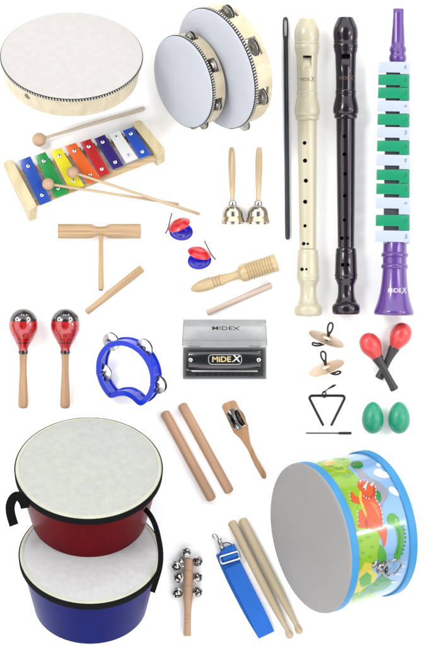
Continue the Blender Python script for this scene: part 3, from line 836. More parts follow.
# ------------------------------------------------------------------ egg shakers
EG = mat('egg_green', (28, 170, 128), rough=.4, coat=.15, var=.05, nscale=300, bump=.15, bscale=700)
def egg(label, cx, cy):
    t = thing('egg_shaker', label, 'egg shaker', 'green egg shakers')
    L = lay(t, (cx, cy-16), 10.7, (cx, cy+16), 10.7)
    n = 28; pr = []
    for i in range(n+1):
        a = PI*i/n; z = 16-16*math.cos(a); r = 10.8*math.sin(a)*(1+.11*(-math.cos(a))*1.0)
        pr.append((z, max(r, 0)))
    pr[0] = (0, 0); pr[-1] = (32, 0)
    sh = one(lathe(pr, 48), 'shell', EG, t)
    one(lathe([(17.2, 10.86), (17.35, 10.92), (17.5, 10.86), (17.35, 10.6)], 48, loop=True), 'seam', EG, t)
    drop(t)
egg('left green egg shaker, nearer the triangle', 372.9, 417.7)
egg('right green egg shaker, nearest the right edge', 399.2, 417.7)

# ------------------------------------------------------------------ triangle and beater
tr = thing('triangle', 'small black metal triangle open at the bottom with a cord on top', 'triangle')
tr.location = at(327, 410)*S; setrot(tr, V((1, 0, 0)), V((0, 1, 0)), V((0, 0, 1)))
def TP(x, y, z=1.4): p = at(x, y, z)-at(327, 410); return p
def arcpts(c, r, a0, a1, n=7): return [TP(c[0]+r*math.cos(math.radians(a0+(a1-a0)*i/n)), c[1]-r*math.sin(math.radians(a0+(a1-a0)*i/n))) for i in range(n+1)]
pts = [TP(323.4, 425.6)]+arcpts((312, 398), 2.4, 206, 90)+[TP(327, 395.6)]+arcpts((342.2, 398), 2.4, 90, -26)+[TP(331.2, 425.6)]
one(tube(pts, 1.25, 12, dome=False), 'bar', metal('gunmetal', (.035, .035, .04), .35), tr)
crd = mat('cord_black', (34, 32, 34), rough=.8)
one(tube(cat([TP(324.5, 397.6, 1), TP(322.3, 395.6, 3.4), TP(323, 392, 3), TP(325.2, 391.2, 2.5), TP(326, 394, 3.6), TP(325.6, 397.2, 2.0)], 5), .55, 8), 'cord', crd, tr)
one(tube(cat([TP(323.4, 393.2, 3.2), TP(327, 389.8, 2.6), TP(331.5, 387, 2), TP(335.8, 384.8, 1.5)], 4), [.5]*6+[.8]*3+[1.15, 1.1, .8, .5], 8), 'cord_tail', crd, tr)
drop(tr)
be = thing('triangle_beater', 'thin steel triangle beater with black grip lying below the triangle', 'beater')
L = lay(be, (306.3, 433), 1.5, (351.6, 433.1), 1.5)
one(tube([(0, 0, 0), (0, 0, 35)], .75, 10), 'rod', metal('beater_steel', (.14, .135, .135), .3), be)
one(lathe([(32.2, 0), (32.3, .9), (33, 1.35), (44.6, 1.35), (45.2, .9), (45.3, 0)], 16), 'grip', BLACK, be)
drop(be)

# ------------------------------------------------------------------ bongo drums
def bongo(name, label, R, Rb, H, head, bodym, th, d):
    t = thing(name, label, 'drum', 'drums with cream heads and black straps')
    c, s = tilt(t, d, th)
    # origin at the base centre, head at z=H
    prof = [(0, Rb-1), (0, Rb), (H-4, R-1.5), (H-1.5, R-1), (H-1.5, R-5), (2, Rb-4)]
    one(lathe(prof, 96, loop=True), 'body', bodym, t)
    one(lathe([(H+.6, 0), (H+.5, R*.6), (H+.2, R*.9), (H-.2, R-1.0), (H-1.2, R-.1), (H-5, R), (H-5, R-1.4), (H-1.6, R-1.4), (H-1, 0)], 128), 'drumhead', head, t)
    one(lathe([(H-1.0, R-.2), (H-.8, R+.7), (H-1.6, R+1.2), (H-8.4, R+.7), (H-9.2, R-.2), (H-9.2, R-1.6)], 128, loop=True), 'rim_band', mat('band_felt', (18, 21, 21), rough=.9, bump=.5, spec=.1), t)
    one(lathe([(H-.3, R-3.6), (H+.42, R-3.4), (H+.25, R-1.2), (H-.9, R-.1), (H-1.4, R-.6)], 128, loop=True), 'head_edge', mat('head_edge_cream', (216, 218, 198), rough=.6), t)
    return t
hd1 = mat('skin_greenish', (202, 206, 198), rough=.6, var=.06, nscale=170, bump=.3)
hd2 = mat('skin_white', (220, 220, 221), rough=.6, var=.06, nscale=170, bump=.3)
redm = mat('dark_red_shell', (110, 9, 23), rough=.3, coat=.0, var=.14, spec=.04, nscale=90); blum = mat('deep_blue_shell', (6, 22, 114), rough=.3, coat=.0, var=.14, spec=.04, nscale=90)
TH = 50
bl = bongo('bongo_drum', 'blue shelled drum with white head, the lower one under the red drum', 69, 56, 70, hd2, blum, TH-1.5, (.02, 1))
rd = bongo('bongo_drum', 'dark red shelled drum with pale head, resting on top of the blue drum', 71.5, 57, 67, hd1, redm, TH-1.5, (.02, 1))
zb = settle(bl, 90.5, 603)
Zb = bl.rotation_quaternion.to_matrix() @ V((0, 0, 1)); Xb = bl.rotation_quaternion.to_matrix() @ V((1, 0, 0)); Yb = bl.rotation_quaternion.to_matrix() @ V((0, 1, 0))
def rest_on(top, a, b):
    p = bl.location/S + Zb*(70+.9) + Xb*a + Yb*b
    top.location = p*S; top.matrix_basis = Matrix.LocRotScale(top.location, top.rotation_quaternion, None)
rest_on(rd, 50, 3)
def strap(root, pts, w, wd, name='strap'):
    """pts = (px, py, height) in the scene, turned into the thing's own frame"""
    M = Matrix.LocRotScale(root.location/S, root.rotation_quaternion, None).inverted()
    P = cat([M @ at(x, y, z) for x, y, z in pts], 6)
    if isinstance(wd, list):
        Wd = cat([M.to_3x3() @ V(q) for q in wd], 6)
    else: Wd = M.to_3x3() @ V(wd)
    one(ribbon(P, Wd, w, 1.5), name, mat('strap_black', (14, 14, 16), rough=.9, bump=.5, spec=.1), root)

# ------------------------------------------------------------------ claves
def clave(label, p0, p1, r):
    t = thing('clave', label, 'clave', 'round ended wooden claves')
    L = lay(t, p0, r, p1, r)
    pr = [(r*(1-math.cos(a)), r*math.sin(a)) for a in [PI/2*i/6 for i in range(7)]]
    pr = [(z*.6, q) for z, q in pr]
    pr += [(L-z, q) for z, q in reversed(pr)]
    one(lathe(pr, 32), 'rod', wood('clave_wood', (220, 176, 140), dark=.76, along=10, across=260), t); drop(t)
clave('left clave of the two thick round wooden sticks', (163.8, 411.3), (212.6, 500.6), 5.0)
clave('right clave of the two thick round wooden sticks, beside the jingle paddle', (181.2, 403.5), (230.2, 493), 5.0)

# ------------------------------------------------------------------ jingle paddle
jp = thing('jingle_paddle', 'flat brown wooden paddle with two dark jingles set in its slotted head', 'jingle paddle')
o0 = at(245, 440); jp.location = o0*S; setrot(jp, V((1, 0, 0)), V((0, 1, 0)), V((0, 0, 1)))
def JP(x, y): p = at(x, y, 5)-o0; return V((p.x, p.y, 0))
out = [JP(*q) for q in [(221.5, 406.4), (223.5, 403.6), (229, 401.2), (234.2, 400.0), (236.2, 401.6), (238.6, 407), (248.3, 425.5), (248.6, 431), (250.4, 443), (257, 457.5), (265.6, 472.5), (266.6, 476.5), (265, 479.2), (262, 478.2), (254.5, 465), (247.5, 449.5), (240.3, 438.5), (233.6, 432.5)]][::-1]
pd = one(prism([(p.x, p.y) for p in out], 1.2, 8.2, .9), 'paddle', wood('paddle_wood', (200, 152, 108), dark=.74, axis=1, across=300, along=22), jp)
cut(pd, MB().add(prism([(p.x, p.y) for p in [JP(*q) for q in [(226.0, 411.4), (236.0, 406.8), (246.0, 425.8), (236, 430.8)]]][::-1], -2, 12)))
ax = (JP(240, 430)-JP(230, 409)).normalized(); sd = V((-ax.y, ax.x, 0))*-1
def disc_at(p, z, nrm, r, m):
    q = V((0, 0, 1)).rotation_difference(nrm.normalized()).to_matrix().to_4x4()
    one(jingle_disc(r), 'jingle', m, jp, Matrix.Translation((p.x, p.y, z)) @ q)
DKJ = metal('dark_jingle', (.055, .055, .06), .3, .3)
pR = JP(239.9, 417.6); pL = JP(231.8, 420)
wR = V((0, 0, 1))
disc_at(pR+sd*.6, 8.4, (sd*-.95+V((0, 0, .3))), 8.8, DKJ); disc_at(pR+sd*-1.4, 7.6, (sd*.93+V((0, 0, -.36))), 8.6, DKJ)
disc_at(pL+sd*.0, 7.0, (sd*-.99+V((0, 0, .1))), 8.4, DKJ); disc_at(pL+sd*1.5, 7.0, (sd*.99+V((0, 0, .05))), 8.4, DKJ)
one(tube([pL-sd*2.5+V((0, 0, 5.5)), pR+sd*3+V((0, 0, 5.5))], .7, 8), 'pin', CHROME, jp)
one(tube([JP(229, 411)+V((0, 0, 8.5)), JP(238, 428.5)+V((0, 0, 8.5))], .8, 8), 'divider_rod', CHROME, jp)
drop(jp)

# ------------------------------------------------------------------ toy dinosaur drum
td = thing('toy_drum', 'round toy drum printed with dinosaurs, grey head and bright blue rims', 'drum')
ph = math.radians(11.5); dm = V((-math.cos(ph), -math.sin(ph)))
c, s = tilt(td, dm, 61.5)
R = 73.2; H = 78.0
one(lathe([(-.5, R-1), (-.5, R), (-H+.5, R*.965), (-H+.5, R-5), (-1, R-4)], 128, loop=True), 'shell', mat('print_sky', (140, 188, 238), rough=.2, coat=.55, var=.02), td)
one(lathe([(.5, 0), (.4, R*.6), (.2, R-2), (-.1, R+.3), (-.6, R+1.3), (-1.6, R+1.6), (-1.6, R-1), (-2, 0)], 128), 'drumhead', mat('grey_head', (173, 171, 169), rough=.5, var=.03, nscale=25, bump=.15), td)
RB = mat('rim_blue', (50, 156, 220), rough=.45, var=.05, nscale=20, bump=.1)
one(lathe([(-1.7, R+.2), (-1.6, R+1.5), (-2.2, R+1.8), (-9.8, R+1.6), (-10.4, R+1), (-10.4, R-.6), (-1.8, R-.6)], 144, loop=True), 'front_rim', RB, td)
Rk = R*.965
one(lathe([(-H-.4, Rk-3), (-H-1.2, Rk+1), (-H, Rk+2.2), (-H+7, Rk+2.4), (-H+7.8, Rk+1.6), (-H+7.8, Rk-.6), (-H+.3, Rk-.6)], 144, loop=True), 'back_rim', RB, td)
zc = settle(td, 309.6, 538.5)
one(lathe([(-H-.2, 0), (-H-.2, Rk-3), (-H+.8, Rk-3), (-H+.8, 0)], 96), 'back_head', MATS['grey_head'], td)
Minv = Matrix.LocRotScale(td.location/S, td.rotation_quaternion, None).inverted()
cam0 = V((0, 0, D))
def on_shell(px, py):
    """where the line of sight through a photograph point meets the drum shell -> (angle, z)"""
    a = Minv @ cam0; b = Minv @ at(px, py, 0); d = b-a
    A = d.x*d.x+d.y*d.y; B_ = 2*(a.x*d.x+a.y*d.y); C_ = a.x*a.x+a.y*a.y-(R*.985)**2
    q = B_*B_-4*A*C_
    t = (-B_-math.sqrt(q))/(2*A) if q > 0 else -B_/(2*A)
    p = a+d*t
    return math.atan2(p.y, p.x), p.z
amid, zmid = on_shell(385, 520)
def shell_poly(pts, off, param=False):
    uv = []
    for p in pts:
        a, z = p if param else on_shell(*p)
        a = (a-amid+PI) % (2*PI)-PI if not param else a
        uv.append((a*R, max(-H+6.5, min(-8.8, z))))
    bm = bmesh.new()
    f = bm.faces.new([bm.verts.new((x, y, 0)) for x, y in uv])
    bmesh.ops.triangulate(bm, faces=[f])
    for _ in range(5):
        es = [e for e in bm.edges if abs(e.verts[0].co.x-e.verts[1].co.x) > 4]
        if not es: break
        bmesh.ops.subdivide_edges(bm, edges=es, cuts=1)
        bmesh.ops.triangulate(bm, faces=bm.faces[:])
    bm.verts.index_update()
    vs = []
    for v in bm.verts:
        z = v.co.y; rr = R*(1-.035*(-z)/H)+.12+off; a = v.co.x/R+amid
        vs.append((rr*math.cos(a), rr*math.sin(a), z))
    fs = [[v.index for v in f.verts] for f in bm.faces]
    bm.free(); return vs, fs
def r1(*xy): return [(335+x/5.06, 450+y/5.06) for x, y in xy]
def r2(*xy): return [(335+x/5.06, 525+y/5.06) for x, y in xy]
def sm(P, n=4): return [(p.x, p.y) for p in cat([(x, y, 0) for x, y in P], n, closed=True)]
PM = []; pr = MB()
def pm(nm, t):
    for i, m in enumerate(PM):
        if m.name == nm: return i
    PM.append(mat(nm, t, rough=.2, coat=.55, var=.03, spec=.3)); return len(PM)-1
G1 = pm('print_green', (146, 196, 30)); G2 = pm('print_dark_green', (40, 146, 60)); YL = pm('print_yellow', (220, 206, 70)); GY = pm('print_rock', (158, 160, 176))
OR = pm('print_orange', (224, 92, 40)); WH = pm('print_cloud', (232, 238, 250)); G3 = pm('print_leaf', (84, 172, 50)); OD = pm('print_orange_dark', (198, 66, 30)); YW = pm('print_sand', (244, 196, 70))
# hills at the left, all the way down to the lower edge
pr.add(shell_poly(r1((-60, 66), (0, 50), (30, 60), (70, 95), (125, 150), (170, 260), (205, 330), (225, 400))+r2((228, 60), (226, 110), (214, 170), (170, 260), (150, 330), (90, 400), (40, 420), (60, 250), (95, 100), (90, 0))+r1((75, 330), (45, 250), (0, 170), (-60, 100)), 0), G1)
pr.add(shell_poly(sm(r1((-45, 78), (-20, 66), (20, 66), (48, 84), (60, 110), (30, 118), (-5, 108), (-35, 96))), .08), YL if False else pm('print_lime', (176, 206, 36)))
pr.add(shell_poly(sm(r1((-60, 72), (-40, 60), (-5, 56), (10, 62), (-20, 72), (-40, 84))), .12), YW)
pr.add(shell_poly(sm(r1((80, 66), (95, 54), (120, 52), (138, 60), (142, 78), (128, 92), (100, 92), (84, 84)), 3), .1), G2)
pr.add(shell_poly(r1((60, 66), (100, 100), (130, 150), (160, 140), (190, 150), (150, 110), (110, 80)), .05), GY)
pr.add(shell_poly(r1((150, 150), (190, 140), (225, 160), (262, 192), (275, 225), (252, 262), (238, 300), (226, 260), (205, 215), (180, 180)), .08), GY)
for q in (((196, 120), (205, 96), (228, 92), (246, 104), (270, 112), (280, 132), (256, 140), (226, 136)), ((272, 196), (282, 182), (300, 186), (318, 204), (334, 216), (322, 232), (298, 224), (280, 212)), ((208, 66), (222, 60), (236, 72), (228, 82), (212, 78))):
    pr.add(shell_poly(sm(r1(*q), 3), .12), WH)
pr.add(shell_poly(sm(r1((208, 200), (222, 206), (234, 228), (234, 256), (222, 262), (208, 236)), 3), .16), G2)
# three-horned dinosaur, standing sideways on the print
pr.add(shell_poly(sm(r1((114, 186), (116, 160), (130, 150), (150, 158), (174, 166), (196, 176), (206, 192), (208, 212), (202, 238), (216, 262), (232, 292), (240, 330), (243, 380), (236, 402), (196, 404), (160, 392), (130, 396), (114, 384), (118, 350), (120, 312), (136, 304), (150, 296), (134, 280), (96, 268), (80, 254), (78, 222), (88, 212), (100, 232), (128, 240), (128, 214), (118, 190)), 3), .2), OR)
pr.add(shell_poly(sm(r1((205, 392), (243, 380))+r2((262, 10), (264, 50), (256, 96), (246, 110), (236, 70), (214, 30)), 3), .18), OR)
pr.add(shell_poly(sm(r1((196, 182), (205, 196), (206, 216), (196, 236), (178, 246), (158, 244), (142, 232), (150, 228), (166, 236), (182, 232), (192, 218), (194, 200)), 3), .26), OD)
pr.add(shell_poly(sm(r1((150, 200), (155, 196), (160, 200), (155, 206)), 2), .3), WH)
pr.add(shell_poly(sm(r1((153, 201), (156, 199), (158, 202), (155, 204)), 2), .36), pm('print_black', (20, 20, 20)))
pr.add(shell_poly(sm(r1((126, 176), (136, 182), (142, 190), (132, 186)), 3), .3), OD)
pr.add(shell_poly(sm(r1((126, 206), (136, 222), (134, 250), (146, 284), (160, 330), (154, 336), (138, 300), (124, 262), (120, 230)), 3), .24), YW)
pr.add(shell_poly(r1((140, 190), (170, 150), (156, 196)), .34), WH)
pr.add(shell_poly(r1((176, 178), (200, 158), (188, 184)), .34), WH)
pr.add(shell_poly(r1((122, 158), (136, 148), (130, 166)), .3), WH)
def dots(P, w, mi, off):
    for (x, y) in P:
        pr.add(shell_poly(sm(r1((x-w, y), (x, y-w*1.5), (x+w, y), (x, y+w*1.5)), 2), off), mi)
dots([(204, 186), (208, 204), (208, 222), (206, 240), (214, 258), (224, 276), (232, 296), (237, 316), (240, 338), (242, 360), (70, 214), (72, 232), (76, 250), (112, 310), (112, 330), (114, 352), (116, 372), (172, 246), (158, 242), (146, 234)], 3.2, WH, .3)
rn = random.Random(5)
dots([(rn.uniform(168, 225), rn.uniform(280, 390)) for _ in range(26)], 2.0, OD, .27)
pr.add(shell_poly(sm(r1((118, 276), (134, 282), (150, 298), (136, 302), (120, 306), (112, 292)), 3), .24), G1)
pr.add(shell_poly(sm(r1((150, 356), (160, 352), (168, 372), (166, 396), (156, 398), (150, 378)), 3), .26), OD)
pr.add(shell_poly(sm(r1((176, 262), (206, 276), (222, 310), (228, 350), (216, 330), (198, 294)), 3), .25), pm('print_orange_light', (236, 132, 66)))
for x, y, w, h in ((20, 92, 26, 12), (-20, 84, 18, 9), (60, 128, 22, 14), (84, 118, 14, 9)):
    pr.add(shell_poly(sm(r1((x-w, y+h*.4), (x-w*.5, y-h*.5), (x, y-h*.2), (x+w*.5, y-h*.7), (x+w, y+h*.4), (x, y+h)), 3), .13), pm('print_mid_green', (122, 178, 34)))
for x, y in ((110, 30), (130, 80), (165, 60), (112, 120), (186, 110), (140, 140), (120, 170), (176, 160)):
    pr.add(shell_poly(sm(r2((x-8, y+5), (x-6, y-6), (x-2, y+1), (x+1, y-9), (x+4, y+1), (x+8, y-5), (x+9, y+5)), 2), .13), pm('print_mid_green', (122, 178, 34)))
for x, y in ((250, 250), (230, 280), (205, 300), (262, 280), (186, 330)):
    pr.add(shell_poly(sm(r2((x-14, y+6), (x-10, y-8), (x-3, y-2), (x+3, y-12), (x+8, y-2), (x+15, y-6), (x+14, y+8)), 3), .19), G2)
for x, y in ((300, 290), (322, 250), (345, 210)):
    pr.add(shell_poly(sm(r2((x-16, y+4), (x-4, y-6), (x+12, y-3), (x+16, y+5), (x, y+8)), 3), .19), pm('print_pale_sky', (190, 220, 246)))
# long-necked green dinosaur
neck = r1((264, 350), (272, 328), (290, 318), (312, 330), (328, 352), (333, 380))+r2((345, 10), (352, 60), (345, 110), (335, 160), (318, 186), (300, 160), (312, 120), (318, 80), (312, 30))+r1((300, 384), (276, 376))
pr.add(shell_poly(sm(neck, 3), .16), G3)
pr.add(shell_poly(sm(r2((318, 20), (326, 20), (334, 60), (328, 110), (318, 150), (312, 150), (322, 100), (324, 60)), 3), .22), G2)
for i in range(8):
    x, y = [(344, 6), (350, 24), (354, 44), (356, 64), (354, 86), (350, 106), (344, 126), (338, 146)][i]
    pr.add(shell_poly(sm(r2((x, y-7), (x+11, y), (x, y+7)), 2), .2), G2)
pr.add(shell_poly(sm(r1((306, 354), (310, 350), (315, 354), (310, 359)), 2), .28), WH)
# lower ground with bushes and blocks
pr.add(shell_poly(sm(r2((228, 100), (250, 120), (262, 160), (250, 200), (225, 190), (215, 150)), 3), .1), G3)
pr.add(shell_poly(r2((150, 185), (185, 195), (190, 230), (215, 250), (190, 310), (150, 300), (120, 340), (70, 390), (60, 370), (90, 300), (110, 250)), .12), YL)
pr.add(shell_poly(r2((118, 270), (160, 235), (185, 255), (180, 300), (130, 310)), .18), G3)
pr.add(shell_poly(r2((180, 300), (240, 250), (300, 290), (250, 330), (170, 350), (120, 370), (130, 340)), .14), pm('print_teal', (70, 160, 110)))
pr.add(shell_poly(r2((90, 345), (120, 335), (120, 365), (80, 385)), .18), G3)
# the far side of the print: hills all round
a0, a1 = .95, 2*PI-1.15
pts = [(a0+(a1-a0)*i/40, -9.2) for i in range(41)]+[(a1-(a1-a0)*i/40, -38-12*math.sin(i*.55)) for i in range(41)]
pr.add(shell_poly(pts, .02, True), G1)
pt = pr.build('dinosaur_print', PM, td, angle=80)
# metal strap hook
def shell_frame(px, py):
    a, z = on_shell(px, py); rr = R*.985
    n_ = V((math.cos(a), math.sin(a), 0)); tz = V((0, 0, 1)); tx = tz.cross(n_)
    return Matrix.Translation((rr*math.cos(a), rr*math.sin(a), z)) @ Matrix((tx, tz, n_)).transposed().to_4x4()
F = shell_frame(382.5, 567.5)
hk = one(lathe([(0, 7), (.8, 6.9), (1.2, 5.4), (3, 4.6), (4.2, 3.2), (4.6, 0)], 32), 'strap_bracket', metal('dark_chrome', (.26, .26, .27), .15), td, F)
one(tube([F @ V((10.2*math.cos(a)+.5, 10.2*math.sin(a)-8.5, 4.4+2.0*math.cos(a))) for a in [2*PI*i/28 for i in range(28)]], 1.15, 10, closed=True), 'ring', MATS['dark_chrome'], hk)
one(tube([F @ V((-5, -1, 1.6)), F @ V((-2, -2, 6)), F @ V((2, -2, 6)), F @ V((5, -1, 1.6))], 1.1, 10), 'ring_holder', metal('dark_steel', (.12, .12, .13), .3), hk)
F2 = shell_frame(375.5, 564.5)
one(lathe([(0, 4.2), (.8, 4.1), (1.6, 3), (2, 0)], 24), 'rivet', MATS['dark_chrome'], td, F2)

# ------------------------------------------------------------------ jingle bell stick
bs = thing('jingle_bell_stick', 'turned wooden stick with round silver jingle bells wired to its sides', 'bell stick')
L = lay(bs, (188.6, 558.4), 9, (187.2, 636.4), 9)
pf = [(0, 0), (0, 3.8), (.6, 4.6), (11, 4.7), (11.4, 4.3), (12.2, 4.3), (12.6, 4.8), (26, 4.9), (26.4, 4.4), (27.4, 4.4), (27.8, 4.9), (38, 4.9)]+sprof([(41, 4.8), (45, 4.1), (50, 3.6)], 4)
for z in (56, 60, 64): pf += [(z-.5, 3.5), (z-.2, 3.2), (z+.2, 3.2), (z+.5, 3.5)]
pf += [(68, 3.5), (74, 3.9), (L-1, 3.9), (L, 3.3), (L, 0)]
one(lathe(pf, 36), 'handle', wood('bell_stick_wood', (228, 184, 148), dark=.78), bs)
def bellball(r):
    """round crotal: globe with a raised belt and a mouth slot"""
    pr = []
    for i in range(25):
        a = -PI/2+PI*i/24; rr = r*math.cos(a)
        if i in (12,): rr += r*.12
        pr.append((r*math.sin(a), max(rr, 0)))
    pr[0] = (-r, 0); pr[-1] = (r, 0)
    return lathe(pr, 32)
SLV = metal('bell_silver', (.5, .49, .46), .15, .1)
def crotal(px, py, r, z, axd):
    M = Matrix.LocRotScale(bs.location/S, bs.rotation_quaternion, None).inverted()
    c0 = M @ at(px, py, z); ad = (M.to_3x3() @ V(axd)).normalized()
    T = Matrix.Translation(c0) @ V((0, 0, 1)).rotation_difference(ad).to_matrix().to_4x4()
    b = one(bellball(r), 'jingle_bell', SLV, bs, T)
    cc = MB().add(box((0, 0, r), (r*.34, r*3, r*1.1), 0), 0, T).add(box((0, 0, r), (r*3, r*.34, r*1.1), 0), 0, T)
    for k in range(4):
        a = PI/2*k
        cc.add(lathe([(0, r*.24), (r*2, r*.24)], 12), 0, T @ Matrix.Rotation(a, 4, 'Z') @ Matrix.Rotation(math.radians(52), 4, 'Y'))
    cut(b, cc)
    one(bellball(r*.8), 'inner_shadow_ball', metal('bell_inner', (.08, .08, .08), .4), b, T) if False else None
    one(lathe([(r*.28*math.sin(a), r*.28*math.cos(a)) for a in [-PI/2+PI*i/8 for i in range(9)]], 12), 'pellet', STEEL, b, T)
    # wire staple to the stick
    w = c0*1; tgt = V((0.0, 0, c0.z)); dirn = (tgt-c0); 
    p1 = c0+dirn.normalized()*r*.9; p2 = V((dirn.normalized().x*-3.5, 0, c0.z))
    one(tube([p1, (p1+p2)/2+V((0, .6, 0)), p2], .55, 8), 'wire', CHROME, b)
for q in ((186.1, 552.7, 4.5, 9, (-.3, .6, 1)), (197.7, 561.6, 4.9, 9, (.5, -.3, 1)), (176.0, 566.4, 4.6, 9, (-.4, -.5, 1)), (181.0, 560.4, 2.9, 10, (-.2, .6, .8)),
          (178.4, 578, 4.9, 9, (-.6, .2, 1)), (197.7, 577.6, 4.7, 9, (.4, .4, 1)), (177.2, 593.2, 5.0, 9, (-.3, -.4, 1)), (197.7, 592.3, 4.8, 9, (.6, .1, 1))):
    crotal(*q)
drop(bs)

# ------------------------------------------------------------------ blue strap
st = thing('carrying_strap', 'bright blue folded webbing strap with silver slide buckle and clip', 'strap')
o0 = at(245, 590); st.location = o0*S; setrot(st, V((1, 0, 0)), V((0, 1, 0)), V((0, 0, 1)))
def SP(x, y, z): return at(x, y, z)-o0
def webmat():
    m, nt, b = newmat('blue_webbing'); N = nt.nodes; Lk = nt.links
    b.inputs['Base Color'].default_value = rgb((10, 112, 226)); b.inputs['Roughness'].default_value = .75
    tc = N.new('ShaderNodeTexCoord'); mp = N.new('ShaderNodeMapping'); mp.inputs['Rotation'].default_value = (0, 0, math.radians(26))
    Lk.new(tc.outputs['Object'], mp.inputs['Vector'])
    wv = N.new('ShaderNodeTexWave'); wv.inputs['Scale'].default_value = 260; wv.inputs['Distortion'].default_value = 1.0; wv.bands_direction = 'Y'
    Lk.new(mp.outputs['Vector'], wv.inputs['Vector'])
    nz = N.new('ShaderNodeTexNoise'); nz.inputs['Scale'].default_value = 700
    Lk.new(tc.outputs['Object'], nz.inputs['Vector'])
    mr = N.new('ShaderNodeMix'); mr.data_type = 'RGBA'
    a = rgb((0, 104, 220)); c2 = rgb((6, 130, 244)); mr.inputs[6].default_value = a; mr.inputs[7].default_value = c2
    Lk.new(nz.outputs['Fac'], mr.inputs[0]); Lk.new(mr.outputs[2], b.inputs['Base Color'])
    bp = N.new('ShaderNodeBump'); bp.inputs['Strength'].default_value = .5; bp.inputs['Distance'].default_value = .0004
    Lk.new(wv.outputs['Fac'], bp.inputs['Height']); Lk.new(bp.outputs['Normal'], b.inputs['Normal'])
    return m
WEB = webmat()
top = [(228.2, 550.4, 5.5), (229.4, 556, 5.2), (231.2, 562, 4.6), (239, 578, 5.0), (248, 596, 6.2), (257, 614, 7.0), (262.4, 625.6, 6.2), (264.8, 631, 5.6), (266.0, 633.8, 4.6), (266.3, 634.5, 3.2), (266.0, 633.8, 1.9), (264.0, 630.5, 1.0), (254, 611.5, .9), (239, 583, .9), (229, 561, .9), (225.5, 552, 1.0)]
wdir = []
for q in top: wdir.append((.9, .43, 0) if q[1] > 560 else (.96, .28, 0))
one(ribbon(cat([SP(x-(1.3 if z < 1.5 and y < 615 else 0), y, z) for x, y, z in top], 5), [w for w in wdir for _ in range(5)][:-4] , 17.4, 1.3), 'webbing', WEB, st)
one(ribbon(cat([SP(227.0, 546.8, 3.2), SP(228.3, 550, 6.6), SP(230.2, 556.5, 7.0), SP(231.2, 559.4, 6.0)], 5), V((.95, .31, 0)), 15.6, 1.2), 'folded_end', WEB, st)
def rring(cx_, cy_, w, h, ang, r, z, mt, name, rr=2.0, slope=0):
    T = Matrix.Rotation(math.radians(ang), 4, 'Z')
    P = [SP(cx_, cy_, z)+(T @ V((p[0], p[1], p[1]*slope))) for p in rrect(w, h, rr, 4)]
    return one(tube(P, r, 8, closed=True), name, mt, st)
BK = metal('buckle_nickel', (.5, .51, .52), .22)
rring(229.9, 557.6, 19.6, 7.6, 17, .95, 8.2, BK, 'slide_buckle')
dpts = [SP(219.8, 549.2, 4.5), SP(220.2, 546.4, 5), SP(223, 543.6, 5), SP(228, 542.6, 5), SP(231.6, 544.6, 5), SP(232.6, 546.6, 4.5), SP(226, 548.4, 4.2)]
one(tube(cat(dpts, 4, closed=True), .75, 8, closed=True), 'd_ring', BK, st)
cl = one(tube([SP(222.2, 547.2, 5.5), SP(221.2, 544.6, 6), SP(219.6, 541.6, 5.6), SP(218.8, 540, 5.2)], [2.1, 2.5, 2.2, 1.5], 14), 'swivel_clip', metal('clip_grey', (.42, .41, .40), .28), st)
hk_ = [SP(213.4+0, 537.6, 4.5), SP(212.6, 535.8, 4.5), SP(213.8, 534.2, 4.5), SP(216, 534.6, 4.5), SP(217.6, 537, 4.7), SP(218.8, 540, 5)]
one(tube(cat(hk_+[SP(215.6, 539.8, 4.6)], 4, closed=True), .75, 8, closed=True), 'hook', MATS['clip_grey'], cl)
one(tube([SP(219.8, 540.4, 6), SP(221.3, 538.6, 7)], .8, 8), 'thumb_latch', MATS['clip_grey'], cl)
mb = MB()
for a, b in (((223.6, 566.6), (238.6, 559.6)), ((224.6, 568.8), (239.6, 561.8))):
    for i in range(11):
        t0 = (i+.15)/11; t1 = (i+.8)/11
        q0 = SP(a[0]+(b[0]-a[0])*t0, a[1]+(b[1]-a[1])*t0, 5.9); q1 = SP(a[0]+(b[0]-a[0])*t1, a[1]+(b[1]-a[1])*t1, 5.9)
        mb.add(tube([q0, q1], .28, 6))
mb.build('stitching', mat('thread_blue', (0, 70, 170), rough=.8), st)
drop(st)

# ------------------------------------------------------------------ drumsticks
def dstick(label, p0, p1, r):
    t = thing('drumstick', label, 'drumstick', 'pair of pale wooden drumsticks')
    L = lay(t, p0, r, p1, 3.8)
    pr = [(0, 0), (.15, 1.6), (.9, r*.78), (2.2, r), (L*.55, r)]+sprof([(L*.62, r*.98), (L*.78, r*.8), (L-14, r*.56), (L-10.6, r*.5), (L-9.6, r*.56), (L-7.5, 3.2), (L-5, 3.9), (L-2.4, 3.6), (L-.6, 2.0), (L, 0)], 5)
    one(lathe(pr, 32), 'stick', wood('drumstick_wood', (228, 208, 174), dark=.78, across=260, along=9), t); drop(t)
dstick('left drumstick of the pair, next to the blue strap', (231, 520.8), (291.4, 638.6), 4.5)
dstick('right drumstick of the pair, next to the toy drum', (241.6, 518.2), (301, 633.8), 4.5)

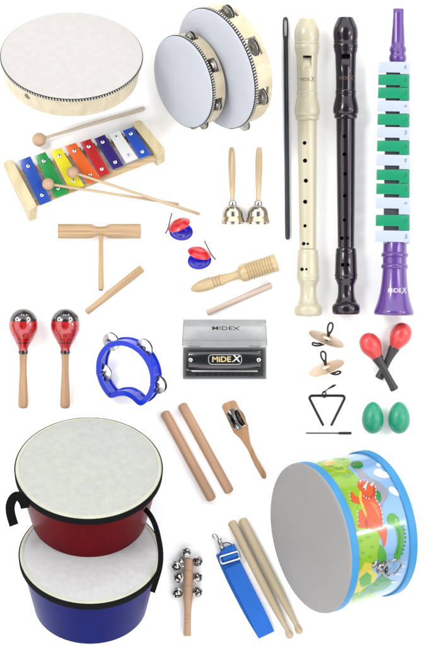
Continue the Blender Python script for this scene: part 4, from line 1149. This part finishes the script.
# ------------------------------------------------------------------ straps of the two drums
bpy.context.view_layer.update()
zr = rd.location.z/S
strap(rd, [(25.2, 508, 124), (23, 501.5, 126), (18, 496, 126), (13, 498.5, 125), (10.2, 505.5, 124), (10.6, 514, 121), (13.8, 525, 117)], 9.0, [(.97, .2, .25), (.9, .5, .3), (.1, 1, .25), (-.75, .6, .2), (-1, .1, .2), (-1, -.1, .2), (-.95, -.3, .2)])
strap(bl, [(145, 509, 112), (150, 515, 116), (155, 525, 118), (158.5, 538, 118), (160.6, 552, 117), (160, 566, 116), (156.6, 579, 115), (152.4, 592, 112)], 5.2, [(.7, .6, .5), (.8, .5, .5), (.9, .3, .5), (.95, .1, .4), (1, 0, .3), (1, -.1, .3), (.95, -.3, .3), (.95, -.3, .2)])

# ------------------------------------------------------------------ camera, lamps, world
cam = bpy.data.cameras.new('camera'); co = bpy.data.objects.new('camera', cam); COL.objects.link(co)
co.location = (0, 0, D*S); cam.sensor_fit = 'VERTICAL'; cam.sensor_height = 24; cam.lens = 24*D/646.0
cam.clip_start = .05; cam.clip_end = 60
scn.camera = co
def softbox(name, loc, size, power, tgt=(0, 0, 0)):
    l = bpy.data.lights.new(name, 'AREA'); l.shape = 'RECTANGLE'; l.size, l.size_y = size; l.energy = power; l.color = (1, .99, .97)
    o = bpy.data.objects.new(name, l); COL.objects.link(o); o.location = loc
    o.rotation_mode = 'QUATERNION'; o.rotation_quaternion = (V(tgt)-V(loc)).to_track_quat('-Z', 'Y')
softbox('softbox_left', (-1.5, 1.1, 2.4), (.9, .6), 34)
softbox('softbox_right', (1.7, .5, 2.2), (.35, 1.1), 12)
softbox('strip_light_side', (2.1, .0, 1.25), (.14, .14), 7)
softbox('strip_light_top', (.85, 2.2, .75), (.14, .14), 7)
w = bpy.data.worlds.new('World'); scn.world = w; w.use_nodes = True
nt = w.node_tree; bg = nt.nodes['Background']
tc = nt.nodes.new('ShaderNodeTexCoord'); sx = nt.nodes.new('ShaderNodeSeparateXYZ'); rp = nt.nodes.new('ShaderNodeValToRGB')
nt.links.new(tc.outputs['Generated'], sx.inputs[0]); nt.links.new(sx.outputs['Z'], rp.inputs['Fac'])
e = rp.color_ramp.elements
def g(v): return (v, v, v*1.01, 1)
e[0].position = 0.0; e[0].color = g(.22); e[1].position = 1.0; e[1].color = g(.10)
for p_, v_ in ((.22, .20), (.40, .95), (.80, 1.0), (.91, .10)):
    x = e.new(p_); x.color = g(v_)
nt.links.new(rp.outputs['Color'], bg.inputs['Color']); bg.inputs['Strength'].default_value = 2.75
scn.view_settings.view_transform = 'Standard'; scn.view_settings.look = 'None'; scn.view_settings.exposure = 0; scn.view_settings.gamma = 1
for o in COL.objects:
    if '_m' in o: del o['_m']
